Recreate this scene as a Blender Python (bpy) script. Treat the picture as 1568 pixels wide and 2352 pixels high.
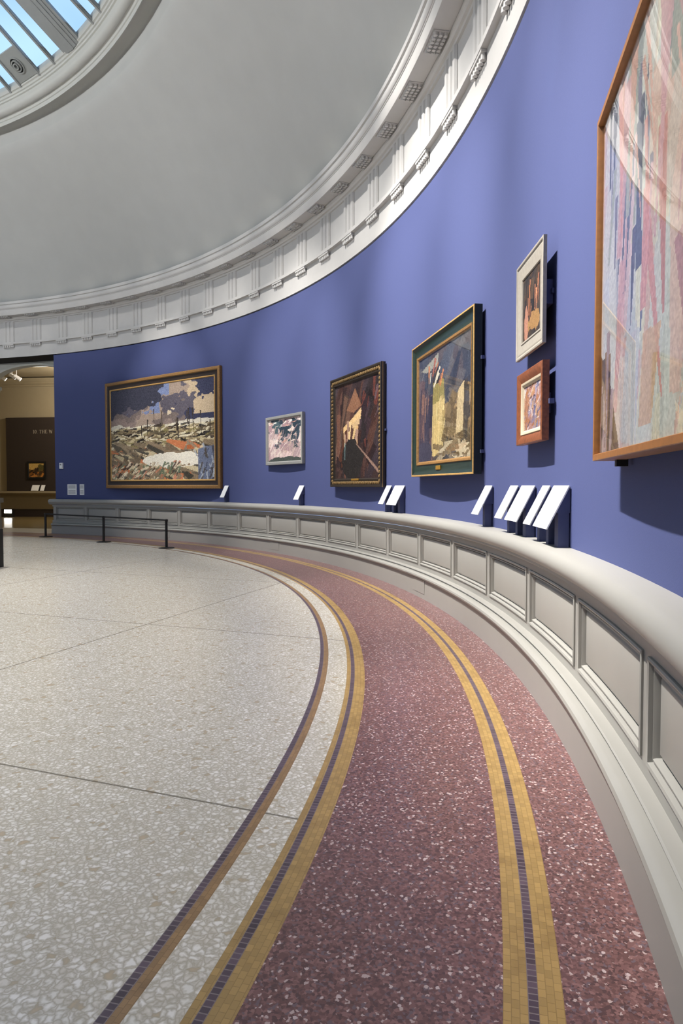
import bpy, math, random
import numpy as np
from math import sin, cos, pi

# ------------------------------------------------------------------ scene, camera, light
S = 1.05                      # one unit of the survey (the eye height) in metres
scn = bpy.context.scene
for o in list(bpy.data.objects):
    bpy.data.objects.remove(o)
COL = scn.collection
F_PX, PITCH, YAW, CAMD = 1568.0, 0.0387, 1.2155, 11.0267
cam_d = bpy.data.cameras.new('camera')
cam_d.sensor_fit = 'VERTICAL'
cam_d.sensor_height = 36.0
cam_d.lens = 36.0 * F_PX / 2352.0
cam_d.clip_start = 0.02
cam = bpy.data.objects.new('camera', cam_d)
COL.objects.link(cam)
cam.location = (0, -CAMD * S, S)
cam.rotation_euler = (pi / 2 - PITCH, 0, -YAW)
scn.camera = cam
scn.view_settings.view_transform = 'Standard'
scn.view_settings.look = 'None'
scn.view_settings.gamma = 1
scn.view_settings.use_curve_mapping = False
scn.view_settings.exposure = 0.2
scn.cycles.use_denoising = True
scn.cycles.max_bounces = 8
scn.cycles.diffuse_bounces = 3
scn.cycles.glossy_bounces = 3
scn.cycles.transparent_max_bounces = 8
scn.cycles.caustics_reflective = False
scn.cycles.caustics_refractive = False

world = bpy.data.worlds.new('sky')
scn.world = world
world.use_nodes = True
wn = world.node_tree
wn.nodes.clear()
w_out = wn.nodes.new('ShaderNodeOutputWorld')
w_bg = wn.nodes.new('ShaderNodeBackground')
w_tc = wn.nodes.new('ShaderNodeTexCoord')
w_nz = wn.nodes.new('ShaderNodeTexNoise')
w_nz.inputs['Scale'].default_value = 5.0
w_rp = wn.nodes.new('ShaderNodeValToRGB')
w_rp.color_ramp.elements[0].position = 0.36
w_rp.color_ramp.elements[0].color = (0.20, 0.38, 0.74, 1)
w_rp.color_ramp.elements[1].position = 0.66
w_rp.color_ramp.elements[1].color = (0.50, 0.74, 0.98, 1)
w_bg.inputs['Strength'].default_value = 1.1
wn.links.new(w_tc.outputs['Generated'], w_nz.inputs['Vector'])
wn.links.new(w_nz.outputs['Fac'], w_rp.inputs['Fac'])
wn.links.new(w_rp.outputs['Color'], w_bg.inputs['Color'])
wn.links.new(w_bg.outputs['Background'], w_out.inputs['Surface'])


def aim(o, target):
    import mathutils
    d = mathutils.Vector(target) - o.location
    o.rotation_euler = d.to_track_quat('-Z', 'Y').to_euler()


def spot(th, r, z, tr, tz, watts, size, blend=0.7, col=(1, 0.955, 0.90), radius=0.06, tth=None):
    d = bpy.data.lights.new('gallery_or_added_spot', 'SPOT')
    d.energy = watts
    d.spot_size = math.radians(size)
    d.spot_blend = blend
    d.color = col
    d.shadow_soft_size = radius
    o = bpy.data.objects.new('gallery_or_added_spot', d)
    COL.objects.link(o)
    o.location = (r * cos(th) * S, r * sin(th) * S, z * S)
    tth = th if tth is None else tth
    aim(o, (tr * cos(tth) * S, tr * sin(tth) * S, tz * S))
    return o


# gallery spots hung on the skylight ring, each thrown onto the wall beneath
for th, w, tz, sz in ((-0.32, 1500, 1.9, 27), (-0.50, 900, 1.9, 34), (-0.67, 2400, 1.7, 34), (-0.84, 1500, 1.7, 38),
                      (-1.00, 3700, 2.0, 38), (-1.17, 2700, 1.8, 34), (-1.28, 2300, 1.7, 26), (-1.30, 1500, 0.8, 24), (-1.38, 2000, 2.0, 25), (-1.42, 600, 0.8, 22), (-1.50, 1500, 2.3, 24), (-1.64, 1100, 2.5, 24)):
    spot(th, 7.9, 7.6, 11.4, tz, w * 1.08, sz + 3, 1.0, radius=0.035)
# narrow beams that pick out the cornice
for k in range(25):
    th = -1.80 + 0.083 * k
    spot(th, 7.9, 7.6, 11.386, 4.06, 300 if th < -0.25 else 230, 17, 0.9, (1, 0.96, 0.92), 0.03)
for k in range(8):
    spot(-2.3 - k * 0.5, 7.9, 7.6, 11.4, 2.2, 900, 36, 0.8)
# unseen downlights over the floor, added to brighten it and the dome by bounce
for k, w in enumerate((3100, 1900, 1200, 1150, 1150, 1150, 1000, 700, 200)):
    th = -1.12 + 2 * pi * k / 9
    spot(th, 6.3, 8.6, 7.0, 0.0, w, 66, 1.0, (1, 0.97, 0.93), 0.2)
# unseen uplights added to brighten the dome opposite, hidden in the cornice trough
for k in range(12):
    th = 2 * pi * k / 12 + 0.3
    if 4.6 < th < 6.35:      # none on the ledge over the picture wall
        continue
    spot(th, 11.19, 4.838, 10.2, 7.4, 3500, 64, 0.6, (0.97, 0.985, 1), 0.02, th + pi)
# daylight portal under the glass cone
pl = bpy.data.lights.new('skylight_portal', 'AREA')
pl.shape = 'DISK'
pl.size = 18.1 * S
pl.cycles.is_portal = True
po = bpy.data.objects.new('skylight_portal', pl)
COL.objects.link(po)
po.location = (0, 0, 7.62 * S)
# unseen fill lamp added to light the dim room beyond the doorway
for (x, y, z, e, c) in ((16.3, 2.5, 3.8, 260, (1, 0.92, 0.80)),):
    d = bpy.data.lights.new('side_room_fill', 'POINT')
    d.energy = e
    d.color = c
    d.shadow_soft_size = 0.12
    o = bpy.data.objects.new('side_room_fill', d)
    COL.objects.link(o)
    o.location = (x * S, y * S, z * S)


# ------------------------------------------------------------------ helpers
def lin(c):
    return tuple(((v / 255.0) / 12.92 if v / 255.0 <= 0.04045 else ((v / 255.0 + 0.055) / 1.055) ** 2.4) for v in c)


def sub(nt, kind, **kw):
    n = nt.nodes.new(kind)
    for k, v in kw.items():
        setattr(n, k, v)
    return n


def mat(name, rgb, rough=0.5, noise=0.0, nscale=20.0, spec=0.5, metal=0.0, bump=0.0, emit=None, estr=0.0, coat=0.0):
    m = bpy.data.materials.new(name)
    m.use_nodes = True
    nt = m.node_tree
    b = nt.nodes['Principled BSDF']
    c = lin(rgb)
    b.inputs['Base Color'].default_value = (*c, 1)
    b.inputs['Roughness'].default_value = rough
    b.inputs['Metallic'].default_value = metal
    b.inputs['Specular IOR Level'].default_value = spec
    b.inputs['Coat Weight'].default_value = coat
    if noise or bump:
        tc = sub(nt, 'ShaderNodeTexCoord')
        nz = sub(nt, 'ShaderNodeTexNoise')
        nz.inputs['Scale'].default_value = nscale
        nz.inputs['Detail'].default_value = 4
        nt.links.new(tc.outputs['Object'], nz.inputs['Vector'])
        if noise:
            rp = sub(nt, 'ShaderNodeValToRGB')
            rp.color_ramp.elements[0].position = 0.3
            rp.color_ramp.elements[1].position = 0.7
            rp.color_ramp.elements[0].color = (*[v * (1 - noise) for v in c], 1)
            rp.color_ramp.elements[1].color = (*[min(1, v * (1 + noise)) for v in c], 1)
            nt.links.new(nz.outputs['Fac'], rp.inputs['Fac'])
            nt.links.new(rp.outputs['Color'], b.inputs['Base Color'])
        if bump:
            bp = sub(nt, 'ShaderNodeBump')
            bp.inputs['Strength'].default_value = bump
            bp.inputs['Distance'].default_value = 0.003
            nt.links.new(nz.outputs['Fac'], bp.inputs['Height'])
            nt.links.new(bp.outputs['Normal'], b.inputs['Normal'])
    if emit:
        b.inputs['Emission Color'].default_value = (*lin(emit), 1)
        b.inputs['Emission Strength'].default_value = estr
    return m


def joints(nt, col_socket, rgb, width):
    """saw joints of the terrazzo: one square grid over the whole floor"""
    geo = sub(nt, 'ShaderNodeNewGeometry')
    sp = sub(nt, 'ShaderNodeSeparateXYZ')
    nt.links.new(geo.outputs['Position'], sp.inputs[0])
    outs = []
    for ax, off, pitch in (('X', 1.84, 2.26), ('Y', -8.01, 2.57)):
        a = sub(nt, 'ShaderNodeMath', operation='ADD')
        a.inputs[1].default_value = (-off + 40 * pitch + pitch / 2) * S
        nt.links.new(sp.outputs[ax], a.inputs[0])
        md = sub(nt, 'ShaderNodeMath', operation='MODULO')
        md.inputs[1].default_value = pitch * S
        nt.links.new(a.outputs[0], md.inputs[0])
        sb = sub(nt, 'ShaderNodeMath', operation='SUBTRACT')
        sb.inputs[1].default_value = pitch * S / 2
        nt.links.new(md.outputs[0], sb.inputs[0])
        ab = sub(nt, 'ShaderNodeMath', operation='ABSOLUTE')
        nt.links.new(sb.outputs[0], ab.inputs[0])
        lt = sub(nt, 'ShaderNodeMath', operation='LESS_THAN')
        lt.inputs[1].default_value = width
        nt.links.new(ab.outputs[0], lt.inputs[0])
        outs.append(lt)
    mx = sub(nt, 'ShaderNodeMath', operation='MAXIMUM')
    nt.links.new(outs[0].outputs[0], mx.inputs[0])
    nt.links.new(outs[1].outputs[0], mx.inputs[1])
    fac = sub(nt, 'ShaderNodeMath', operation='MULTIPLY')
    fac.inputs[1].default_value = 0.75
    nt.links.new(mx.outputs[0], fac.inputs[0])
    mix = sub(nt, 'ShaderNodeMix', data_type='RGBA')
    nt.links.new(fac.outputs[0], mix.inputs['Factor'])
    nt.links.new(col_socket, mix.inputs['A'])
    mix.inputs['B'].default_value = (*lin(rgb), 1)
    return mix.outputs['Result']


def terrazzo(name, stops, scale, gap=None, gapw=0.12, rough=0.3, joint=None, big=None):
    m = bpy.data.materials.new(name)
    m.use_nodes = True
    nt = m.node_tree
    b = nt.nodes['Principled BSDF']
    b.inputs['Roughness'].default_value = rough
    b.inputs['Specular IOR Level'].default_value = 0.4
    geo = sub(nt, 'ShaderNodeNewGeometry')
    # wobble the lookup a little so that the chips are not regular cells
    nz = sub(nt, 'ShaderNodeTexNoise')
    nz.inputs['Scale'].default_value = scale * 0.8
    nt.links.new(geo.outputs['Position'], nz.inputs['Vector'])
    va = sub(nt, 'ShaderNodeVectorMath', operation='MULTIPLY_ADD')
    va.inputs[1].default_value = (1.6 / scale,) * 3
    nt.links.new(nz.outputs['Color'], va.inputs[0])
    nt.links.new(geo.outputs['Position'], va.inputs[2])
    v = sub(nt, 'ShaderNodeTexVoronoi', feature='F1')
    v.inputs['Scale'].default_value = scale
    nt.links.new(va.outputs[0], v.inputs['Vector'])
    sp = sub(nt, 'ShaderNodeSeparateColor')
    nt.links.new(v.outputs['Color'], sp.inputs[0])
    rp = sub(nt, 'ShaderNodeValToRGB')
    rp.color_ramp.interpolation = 'CONSTANT'
    el = rp.color_ramp.elements
    while len(el) < len(stops):
        el.new(0.5)
    for e, (p, c) in zip(el, stops):
        e.position = p
        e.color = (*lin(c), 1)
    nt.links.new(sp.outputs[0], rp.inputs['Fac'])
    out = rp.outputs['Color']
    if gap:
        ve = sub(nt, 'ShaderNodeTexVoronoi', feature='DISTANCE_TO_EDGE')
        ve.inputs['Scale'].default_value = scale
        nt.links.new(va.outputs[0], ve.inputs['Vector'])
        mr = sub(nt, 'ShaderNodeMapRange')
        mr.inputs['From Min'].default_value = -gapw * 0.3
        mr.inputs['From Max'].default_value = gapw * 1.9
        mr.inputs['To Min'].default_value = 1
        mr.inputs['To Max'].default_value = 0
        nt.links.new(ve.outputs['Distance'], mr.inputs['Value'])
        mix = sub(nt, 'ShaderNodeMix', data_type='RGBA')
        nt.links.new(mr.outputs[0], mix.inputs['Factor'])
        nt.links.new(out, mix.inputs['A'])
        mix.inputs['B'].default_value = (*lin(gap), 1)
        out = mix.outputs['Result']
    if big:
        v2 = sub(nt, 'ShaderNodeTexVoronoi', feature='F1')
        v2.inputs['Scale'].default_value = scale * 0.45
        nt.links.new(va.outputs[0], v2.inputs['Vector'])
        s2 = sub(nt, 'ShaderNodeSeparateColor')
        nt.links.new(v2.outputs['Color'], s2.inputs[0])
        g1 = sub(nt, 'ShaderNodeMath', operation='GREATER_THAN')
        g1.inputs[1].default_value = 0.9
        nt.links.new(s2.outputs[1], g1.inputs[0])
        l1 = sub(nt, 'ShaderNodeMath', operation='LESS_THAN')
        l1.inputs[1].default_value = 0.3
        nt.links.new(v2.outputs['Distance'], l1.inputs[0])
        mu = sub(nt, 'ShaderNodeMath', operation='MULTIPLY')
        nt.links.new(g1.outputs[0], mu.inputs[0])
        nt.links.new(l1.outputs[0], mu.inputs[1])
        mix = sub(nt, 'ShaderNodeMix', data_type='RGBA')
        nt.links.new(mu.outputs[0], mix.inputs['Factor'])
        nt.links.new(out, mix.inputs['A'])
        mix.inputs['B'].default_value = (*lin(big), 1)
        out = mix.outputs['Result']
    if joint:
        out = joints(nt, out, joint, 0.005)
    nt.links.new(out, b.inputs['Base Color'])
    return m


def mosaic(name, rgb, mortar, bw, bh, var=0.25, mort=0.002, rough=0.35):
    m = bpy.data.materials.new(name)
    m.use_nodes = True
    nt = m.node_tree
    b = nt.nodes['Principled BSDF']
    b.inputs['Roughness'].default_value = rough
    uv = sub(nt, 'ShaderNodeUVMap')
    br = sub(nt, 'ShaderNodeTexBrick')
    br.inputs['Scale'].default_value = 1
    br.inputs['Brick Width'].default_value = bw
    br.inputs['Row Height'].default_value = bh
    br.inputs['Mortar Size'].default_value = mort
    br.inputs['Bias'].default_value = 0.0
    c = lin(rgb)
    br.inputs['Color1'].default_value = (*[v * (1 - var) for v in c], 1)
    br.inputs['Color2'].default_value = (*[min(1, v * (1 + var)) for v in c], 1)
    br.inputs['Mortar'].default_value = (*lin(mortar), 1)
    nt.links.new(uv.outputs[0], br.inputs['Vector'])
    # scattered darker tesserae
    nz = sub(nt, 'ShaderNodeTexNoise')
    nz.inputs['Scale'].default_value = 9
    nz.inputs['Detail'].default_value = 6
    nt.links.new(uv.outputs[0], nz.inputs['Vector'])
    rp = sub(nt, 'ShaderNodeValToRGB')
    rp.color_ramp.elements[0].position = 0.34
    rp.color_ramp.elements[0].color = (0.82, 0.80, 0.78, 1)
    rp.color_ramp.elements[1].position = 0.48
    rp.color_ramp.elements[1].color = (1, 1, 1, 1)
    nt.links.new(nz.outputs['Fac'], rp.inputs['Fac'])
    mx = sub(nt, 'ShaderNodeMix', data_type='RGBA', blend_type='MULTIPLY')
    mx.inputs['Factor'].default_value = 1
    nt.links.new(br.outputs['Color'], mx.inputs['A'])
    nt.links.new(rp.outputs['Color'], mx.inputs['B'])
    nt.links.new(mx.outputs['Result'], b.inputs['Base Color'])
    return m


def glass_mat(name, tint=(1, 1, 1), ior=1.5, rough=0.0):
    """thin pane: Fresnel reflection over clear transmission, plain transmission on the way out"""
    m = bpy.data.materials.new(name)
    m.use_nodes = True
    nt = m.node_tree
    nt.nodes.clear()
    out = sub(nt, 'ShaderNodeOutputMaterial')
    tr = sub(nt, 'ShaderNodeBsdfTransparent')
    tr.inputs['Color'].default_value = (*tint, 1)
    gl = sub(nt, 'ShaderNodeBsdfAnisotropic')
    gl.inputs['Roughness'].default_value = rough
    fr = sub(nt, 'ShaderNodeFresnel')
    fr.inputs['IOR'].default_value = ior
    geo = sub(nt, 'ShaderNodeNewGeometry')
    inv = sub(nt, 'ShaderNodeMath', operation='SUBTRACT')
    inv.inputs[0].default_value = 1
    nt.links.new(geo.outputs['Backfacing'], inv.inputs[1])
    mu = sub(nt, 'ShaderNodeMath', operation='MULTIPLY')
    nt.links.new(fr.outputs[0], mu.inputs[0])
    nt.links.new(inv.outputs[0], mu.inputs[1])
    mx = sub(nt, 'ShaderNodeMixShader')
    nt.links.new(mu.outputs[0], mx.inputs[0])
    nt.links.new(tr.outputs[0], mx.inputs[1])
    nt.links.new(gl.outputs[0], mx.inputs[2])
    nt.links.new(mx.outputs[0], out.inputs['Surface'])
    return m


def obj(name, me, parent=None, m=None, sharp=35):
    o = bpy.data.objects.new(name, me)
    COL.objects.link(o)
    if parent is not None:
        o.parent = parent
    if m is not None:
        me.materials.append(m)
    if sharp:
        me.polygons.foreach_set('use_smooth', [True] * len(me.polygons))
        me.set_sharp_from_angle(angle=math.radians(sharp))
    return o


class MB:
    """collects boxes, prisms, rings in survey units and links them as one mesh"""

    def __init__(self):
        self.v, self.f = [], []

    def poly(self, pts, faces):
        k = len(self.v)
        self.v += [tuple(p) for p in pts]
        self.f += [tuple(i + k for i in f) for f in faces]
        return self

    def box(self, x0, x1, y0, y1, z0, z1):
        p = [(x0, y0, z0), (x1, y0, z0), (x1, y1, z0), (x0, y1, z0), (x0, y0, z1), (x1, y0, z1), (x1, y1, z1), (x0, y1, z1)]
        return self.poly(p, [(0, 3, 2, 1), (4, 5, 6, 7), (0, 1, 5, 4), (1, 2, 6, 5), (2, 3, 7, 6), (3, 0, 4, 7)])

    def tbox(self, x0, x1, y0, y1, z0, z1, bev):
        """box with its front (min y) edges chamfered"""
        b = bev
        p = [(x0, y1, z0), (x1, y1, z0), (x1, y1, z1), (x0, y1, z1),
             (x0, y0 + b, z0), (x1, y0 + b, z0), (x1, y0 + b, z1), (x0, y0 + b, z1),
             (x0 + b, y0, z0 + b), (x1 - b, y0, z0 + b), (x1 - b, y0, z1 - b), (x0 + b, y0, z1 - b)]
        f = [(0, 1, 2, 3), (8, 9, 10, 11)]
        for i in range(4):
            j = (i + 1) % 4
            f += [(i, j, j + 4, i + 4), (i + 4, j + 4, j + 8, i + 8)]
        return self.poly(p, f)

    def prism(self, prof, x0, x1):
        """(y, z) outline drawn along x"""
        n = len(prof)
        p = [(x0, y, z) for y, z in prof] + [(x1, y, z) for y, z in prof]
        return self.poly(p, [tuple(range(n)), tuple(range(2 * n - 1, n - 1, -1))] +
                         [(i, (i + 1) % n, (i + 1) % n + n, i + n) for i in range(n)])

    def tube(self, c0, c1, r0, r1, n=12):
        import mathutils
        a, b = mathutils.Vector(c0), mathutils.Vector(c1)
        d = (b - a).normalized()
        u = d.orthogonal().normalized()
        w = d.cross(u)
        p = []
        for c, r in ((a, r0), (b, r1)):
            for i in range(n):
                t = 2 * pi * i / n
                p.append(tuple(c + (u * cos(t) + w * sin(t)) * r))
        return self.poly(p, [tuple(range(n)), tuple(range(2 * n - 1, n - 1, -1))] +
                         [(i, (i + 1) % n, (i + 1) % n + n, i + n) for i in range(n)])

    def rev(self, prof, c=(0, 0, 0), n=16):
        """(radius, z) outline turned about a vertical axis"""
        p = []
        for r, z in prof:
            for i in range(n):
                t = 2 * pi * i / n
                p.append((c[0] + r * cos(t), c[1] + r * sin(t), c[2] + z))
        m = len(prof)
        f = [(a * n + i, a * n + (i + 1) % n, (a + 1) * n + (i + 1) % n, (a + 1) * n + i) for a in range(m - 1) for i in range(n)]
        f += [tuple(range(n - 1, -1, -1)), tuple(range((m - 1) * n, m * n))]
        return self.poly(p, f)

    def build(self, name, m, parent=None, sharp=35):
        me = bpy.data.meshes.new(name)
        me.from_pydata([(x * S, y * S, z * S) for x, y, z in self.v], [], self.f)
        me.update()
        import bmesh
        bm = bmesh.new()
        bm.from_mesh(me)
        bmesh.ops.recalc_face_normals(bm, faces=bm.faces)
        bm.to_mesh(me)
        bm.free()
        return obj(name, me, parent, m, sharp)


def thetas(a, b, fine=None):
    """angles from a to b: fine close to the camera, coarse behind it"""
    out, t = [], a
    while t < b - 1e-6:
        out.append(t)
        if -1.75 < t < -1.15:
            t += 0.004
        elif -1.9 < t < 0.3:
            t += 0.01
        else:
            t += 0.04
    out.append(b)
    return out


def lathe_data(prof, ths, cap=False, rcap=None):
    n, m = len(ths), len(prof)
    v, f, uv = [], [], []
    arc = [0.0]
    for (r0, z0), (r1, z1) in zip(prof, prof[1:]):
        arc.append(arc[-1] + math.hypot(r1 - r0, z1 - z0))
    R = sum(p[0] for p in prof) / m
    for t in ths:
        for r, z in prof:
            v.append((r * cos(t) * S, r * sin(t) * S, z * S))
    for i in range(n - 1):
        for j in range(m - 1):
            f.append((i * m + j, (i + 1) * m + j, (i + 1) * m + j + 1, i * m + j + 1))
            uv += [(ths[i] * R * S, arc[j] * S), (ths[i + 1] * R * S, arc[j] * S), (ths[i + 1] * R * S, arc[j + 1] * S), (ths[i] * R * S, arc[j + 1] * S)]
    if cap:
        for i in (0, n - 1):
            k = len(v)
            fr = list(range(i * m, i * m + m))
            t = ths[i]
            v.append((rcap * cos(t) * S, rcap * sin(t) * S, prof[-1][1] * S))
            v.append((rcap * cos(t) * S, rcap * sin(t) * S, prof[0][1] * S))
            face = fr + [k, k + 1]
            f.append(tuple(face if i else face[::-1]))
            uv += [(0, 0)] * len(face)
    return v, f, uv


def lathe(name, prof, ths, m, parent=None, cap=False, rcap=None, sharp=30):
    v, f, uv = lathe_data(prof, ths, cap, rcap)
    me = bpy.data.meshes.new(name)
    me.from_pydata(v, [], f)
    lay = me.uv_layers.new(name='UVMap')
    lay.data.foreach_set('uv', np.array(uv, dtype=np.float32).ravel())
    me.update()
    return obj(name, me, parent, m, sharp)


def struct(o):
    o['kind'] = 'structure'
    return o


def empty(name, loc, rz=0.0):
    o = bpy.data.objects.new(name, None)
    o.empty_display_size = 0.1
    COL.objects.link(o)
    o.location = [c * S for c in loc]
    o.rotation_euler = (0, 0, rz)
    return o


def tag(o, label, cat, group=None):
    o['label'] = label
    o['category'] = cat
    if group:
        o['group'] = group
    return o


RW = 11.395          # blue wall
DOOR0, DOOR1 = -0.034, 0.205
FULL = 2 * pi

# ------------------------------------------------------------------ materials
M = {}
M['blue'] = mat('blue_wall_paint', (76, 84, 128), 0.75, noise=0.03, nscale=220, spec=0.25, bump=0.12)
M['cornice'] = mat('white_plaster', (192, 190, 187), 0.6, noise=0.02, nscale=8, spec=0.3)
M['dome'] = mat('grey_dome_plaster', (190, 190, 186), 0.8, noise=0.02, nscale=3, spec=0.2)
M['trim'] = mat('pale_grey_gloss_paint', (156, 154, 148), 0.4, noise=0.015, nscale=6)
M['cream'] = terrazzo('cream_terrazzo', [(0, (226, 221, 210)), (0.4, (236, 231, 222)), (0.72, (218, 211, 198)), (0.965, (190, 172, 146))],
                      56 / S, gap=(176, 166, 146), gapw=0.17, rough=0.24, joint=(92, 84, 70))
M['burgundy'] = terrazzo('burgundy_terrazzo', [(0, (108, 78, 76)), (0.3, (124, 90, 88)), (0.55, (92, 68, 68)), (0.72, (140, 104, 101)), (0.86, (112, 94, 100)), (0.955, (188, 166, 162))],
                         150 / S, rough=0.3, big=(200, 180, 178))
M['gold'] = mosaic('gold_mosaic', (168, 137, 84), (146, 118, 70), 0.024, 0.0165, 0.12, 0.0009)
M['browngold'] = mosaic('brown_gold_mosaic', (150, 118, 80), (130, 102, 66), 0.024, 0.0135, 0.14, 0.0009)
M['darkmos'] = mosaic('dark_mosaic', (86, 70, 80), (128, 116, 116), 0.018, 0.022, 0.3, 0.0016)
M['threshold'] = mat('pale_stone_threshold', (170, 160, 140), 0.4, noise=0.08, nscale=30)
M['black'] = mat('black_metal', (12, 12, 13), 0.5)
M['blackbench'] = mat('black_lacquer', (7, 7, 7), 0.6)
M['skybar'] = mat('grey_metal_glazing_bar', (146, 148, 146), 0.5, noise=0.03, nscale=10)
M['ring'] = mat('grey_ring_plaster', (196, 196, 190), 0.6, noise=0.02, nscale=4)
M['skyglass'] = glass_mat('skylight_glass', (0.93, 0.97, 1.0), 1.45)
M['glass'] = glass_mat('picture_glass', (0.97, 0.98, 0.97), 1.5)
M['label'] = mat('white_label_card', (245, 245, 245), 0.6)
M['bracket'] = mat('blue_grey_bracket_paint', (74, 81, 118), 0.6, noise=0.03, nscale=30)
M['backing'] = mat('dark_backing_board', (36, 30, 28), 0.8)
M['linen'] = mat('cream_linen_liner', (192, 178, 152), 0.8, noise=0.05, nscale=150)
M['beige'] = mat('beige_wall_paint', (166, 152, 124), 0.8, noise=0.02, nscale=5)
M['brownpanel'] = mat('dark_brown_panel_paint', (52, 42, 36), 0.7, noise=0.03, nscale=8)
M['stone'] = mat('pale_stone_arch', (206, 208, 202), 0.7, noise=0.03, nscale=6)
M['dark'] = mat('soffit_shade_paint', (18, 18, 20), 0.9)  # near-black colour holds the shade under the door header
M['olive'] = mat('dark_polished_stone_floor', (120, 104, 70), 0.22, noise=0.1, nscale=14)
M['plate'] = mat('grey_plate_paint', (150, 152, 148), 0.5, noise=0.03, nscale=8)
M['lamp'] = mat('lamp_face', (255, 255, 255), 0.5, emit=(255, 250, 240), estr=14)
M['brass'] = mat('brass_plate', (196, 150, 60), 0.4, metal=0.6, noise=0.08, nscale=40)

# ------------------------------------------------------------------ floor
floor = struct(lathe('floor', [(0.0001, 0.0), (4, 0), (7, 0), (9, 0), (10.213, 0)], thetas(-pi, pi), M['cream']))
rings = [(10.213, 10.2345, 'darkmos', 'dark_mosaic_stripe'), (10.2345, 10.262, 'browngold', 'brown_mosaic_stripe'),
         (10.262, 10.369, 'cream', 'cream_terrazzo_band'), (10.369, 10.390, 'gold', 'gold_mosaic_stripe'),
         (10.390, 10.411, 'darkmos', 'dark_mosaic_stripe'), (10.411, 10.464, 'gold', 'gold_mosaic_stripe'),
         (10.464, 10.952, 'burgundy', 'burgundy_terrazzo_band'), (10.952, 10.999, 'gold', 'gold_mosaic_stripe'),
         (10.999, 11.019, 'darkmos', 'dark_mosaic_stripe'), (11.019, 11.067, 'gold', 'gold_mosaic_stripe'),
         (11.067, 11.275, 'burgundy', 'burgundy_terrazzo_band')]
for r0, r1, m_, nm in rings:
    lathe(nm, [(r0, 0), (r1, 0)], thetas(-pi, pi), M[m_], floor)
lathe('threshold_slab', [(11.275, 0), (12.56, 0)], thetas(DOOR0 - 0.02, DOOR1 + 0.02), M['threshold'], floor)

# ------------------------------------------------------------------ round wall, wainscot, rail, skirting, cornice
around = thetas(DOOR1, FULL + DOOR0)
around = [t for t in around]
vis = lambda a, b: thetas(a, b)
wall_ths = thetas(DOOR1 - FULL, DOOR0)
wall = struct(lathe('wall_right', [(RW, 0.70), (RW, 3.722), (RW + 0.05, 3.724), (RW + 0.05, 3.75)], wall_ths, M['blue']))
for t in (DOOR0, DOOR1 - FULL):      # the reveals of the doorway
    c, s = cos(t), sin(t)
    MB().poly([(RW * c, RW * s, 0.0), (12.3 * c, 12.3 * s, 0.0), (12.3 * c, 12.3 * s, 3.76), (RW * c, RW * s, 3.76)], [(0, 1, 2, 3)]).build('door_reveal', M['blue'], wall)

base = struct(lathe('baseboard_right', [(11.262, 0), (11.266, 0.168), (11.268, 0.171), (11.256, 0.172), (11.247, 0.178), (11.243, 0.190), (11.247, 0.202), (11.258, 0.209),
                                        (11.270, 0.211), (11.294, 0.212), (11.294, 0.219), (11.286, 0.220), (11.284, 0.226), (11.289, 0.230), (11.328, 0.231)],
                    wall_ths, M['trim'], cap=True, rcap=RW + 0.02))
for x0, x1 in ((-0.337, -0.318), (-0.635, -0.612), (-1.027, -0.998)):
    lathe('access_cover', [(11.264, 0.045), (11.2605, 0.046), (11.2615, 0.165), (11.265, 0.166)], thetas(x0, x1), M['trim'], base, cap=True, rcap=11.27)

rail_prof = [(RW, 0.719), (11.322, 0.719), (11.316, 0.716), (11.300, 0.713), (11.284, 0.703), (11.272, 0.686), (11.268, 0.667), (11.271, 0.650), (11.280, 0.636),
             (11.290, 0.628), (11.290, 0.616), (11.302, 0.613), (11.306, 0.606), (11.318, 0.604), (11.338, 0.602)]
struct(lathe('trim_1', rail_prof, thetas(DOOR1 - FULL - 0.006, DOOR0 + 0.008), M['trim'], cap=True, rcap=RW + 0.02))

wains = struct(lathe('trim_2', [(11.328, 0.60), (11.328, 0.562), (11.332, 0.560), (11.356, 0.559), (11.356, 0.278), (11.332, 0.277), (11.328, 0.275), (11.328, 0.23)],
                     thetas(DOOR1 - FULL, DOOR0 + 0.003), M['trim'], cap=True, rcap=RW + 0.02))
A0, DA = -0.1122, -0.0804


def panel_frame(t0, t1, z0, z1, prof, n=8, close=False):
    """mitred moulding bent to the round wall: prof = (inset, radius)"""
    v, f = [], []
    m = 2 * (n + 1)
    for ins, r in prof:
        a, b = t0 + ins / 11.34, t1 - ins / 11.34
        row = [(a + (b - a) * i / n, z0 + ins) for i in range(n + 1)] + [(b - (b - a) * i / n, z1 - ins) for i in range(n + 1)]
        v += [(r * cos(t), r * sin(t), z) for t, z in row]
    for k in range(len(prof) - 1):
        for i in range(m):
            j = (i + 1) % m
            f.append((k * m + i, k * m + j, (k + 1) * m + j, (k + 1) * m + i))
    if close:
        k = (len(prof) - 1) * m
        for i in range(n):
            f.append((k + i, k + i + 1, k + m - 2 - i, k + m - 1 - i))
    return MB().poly(v, f)


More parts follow.
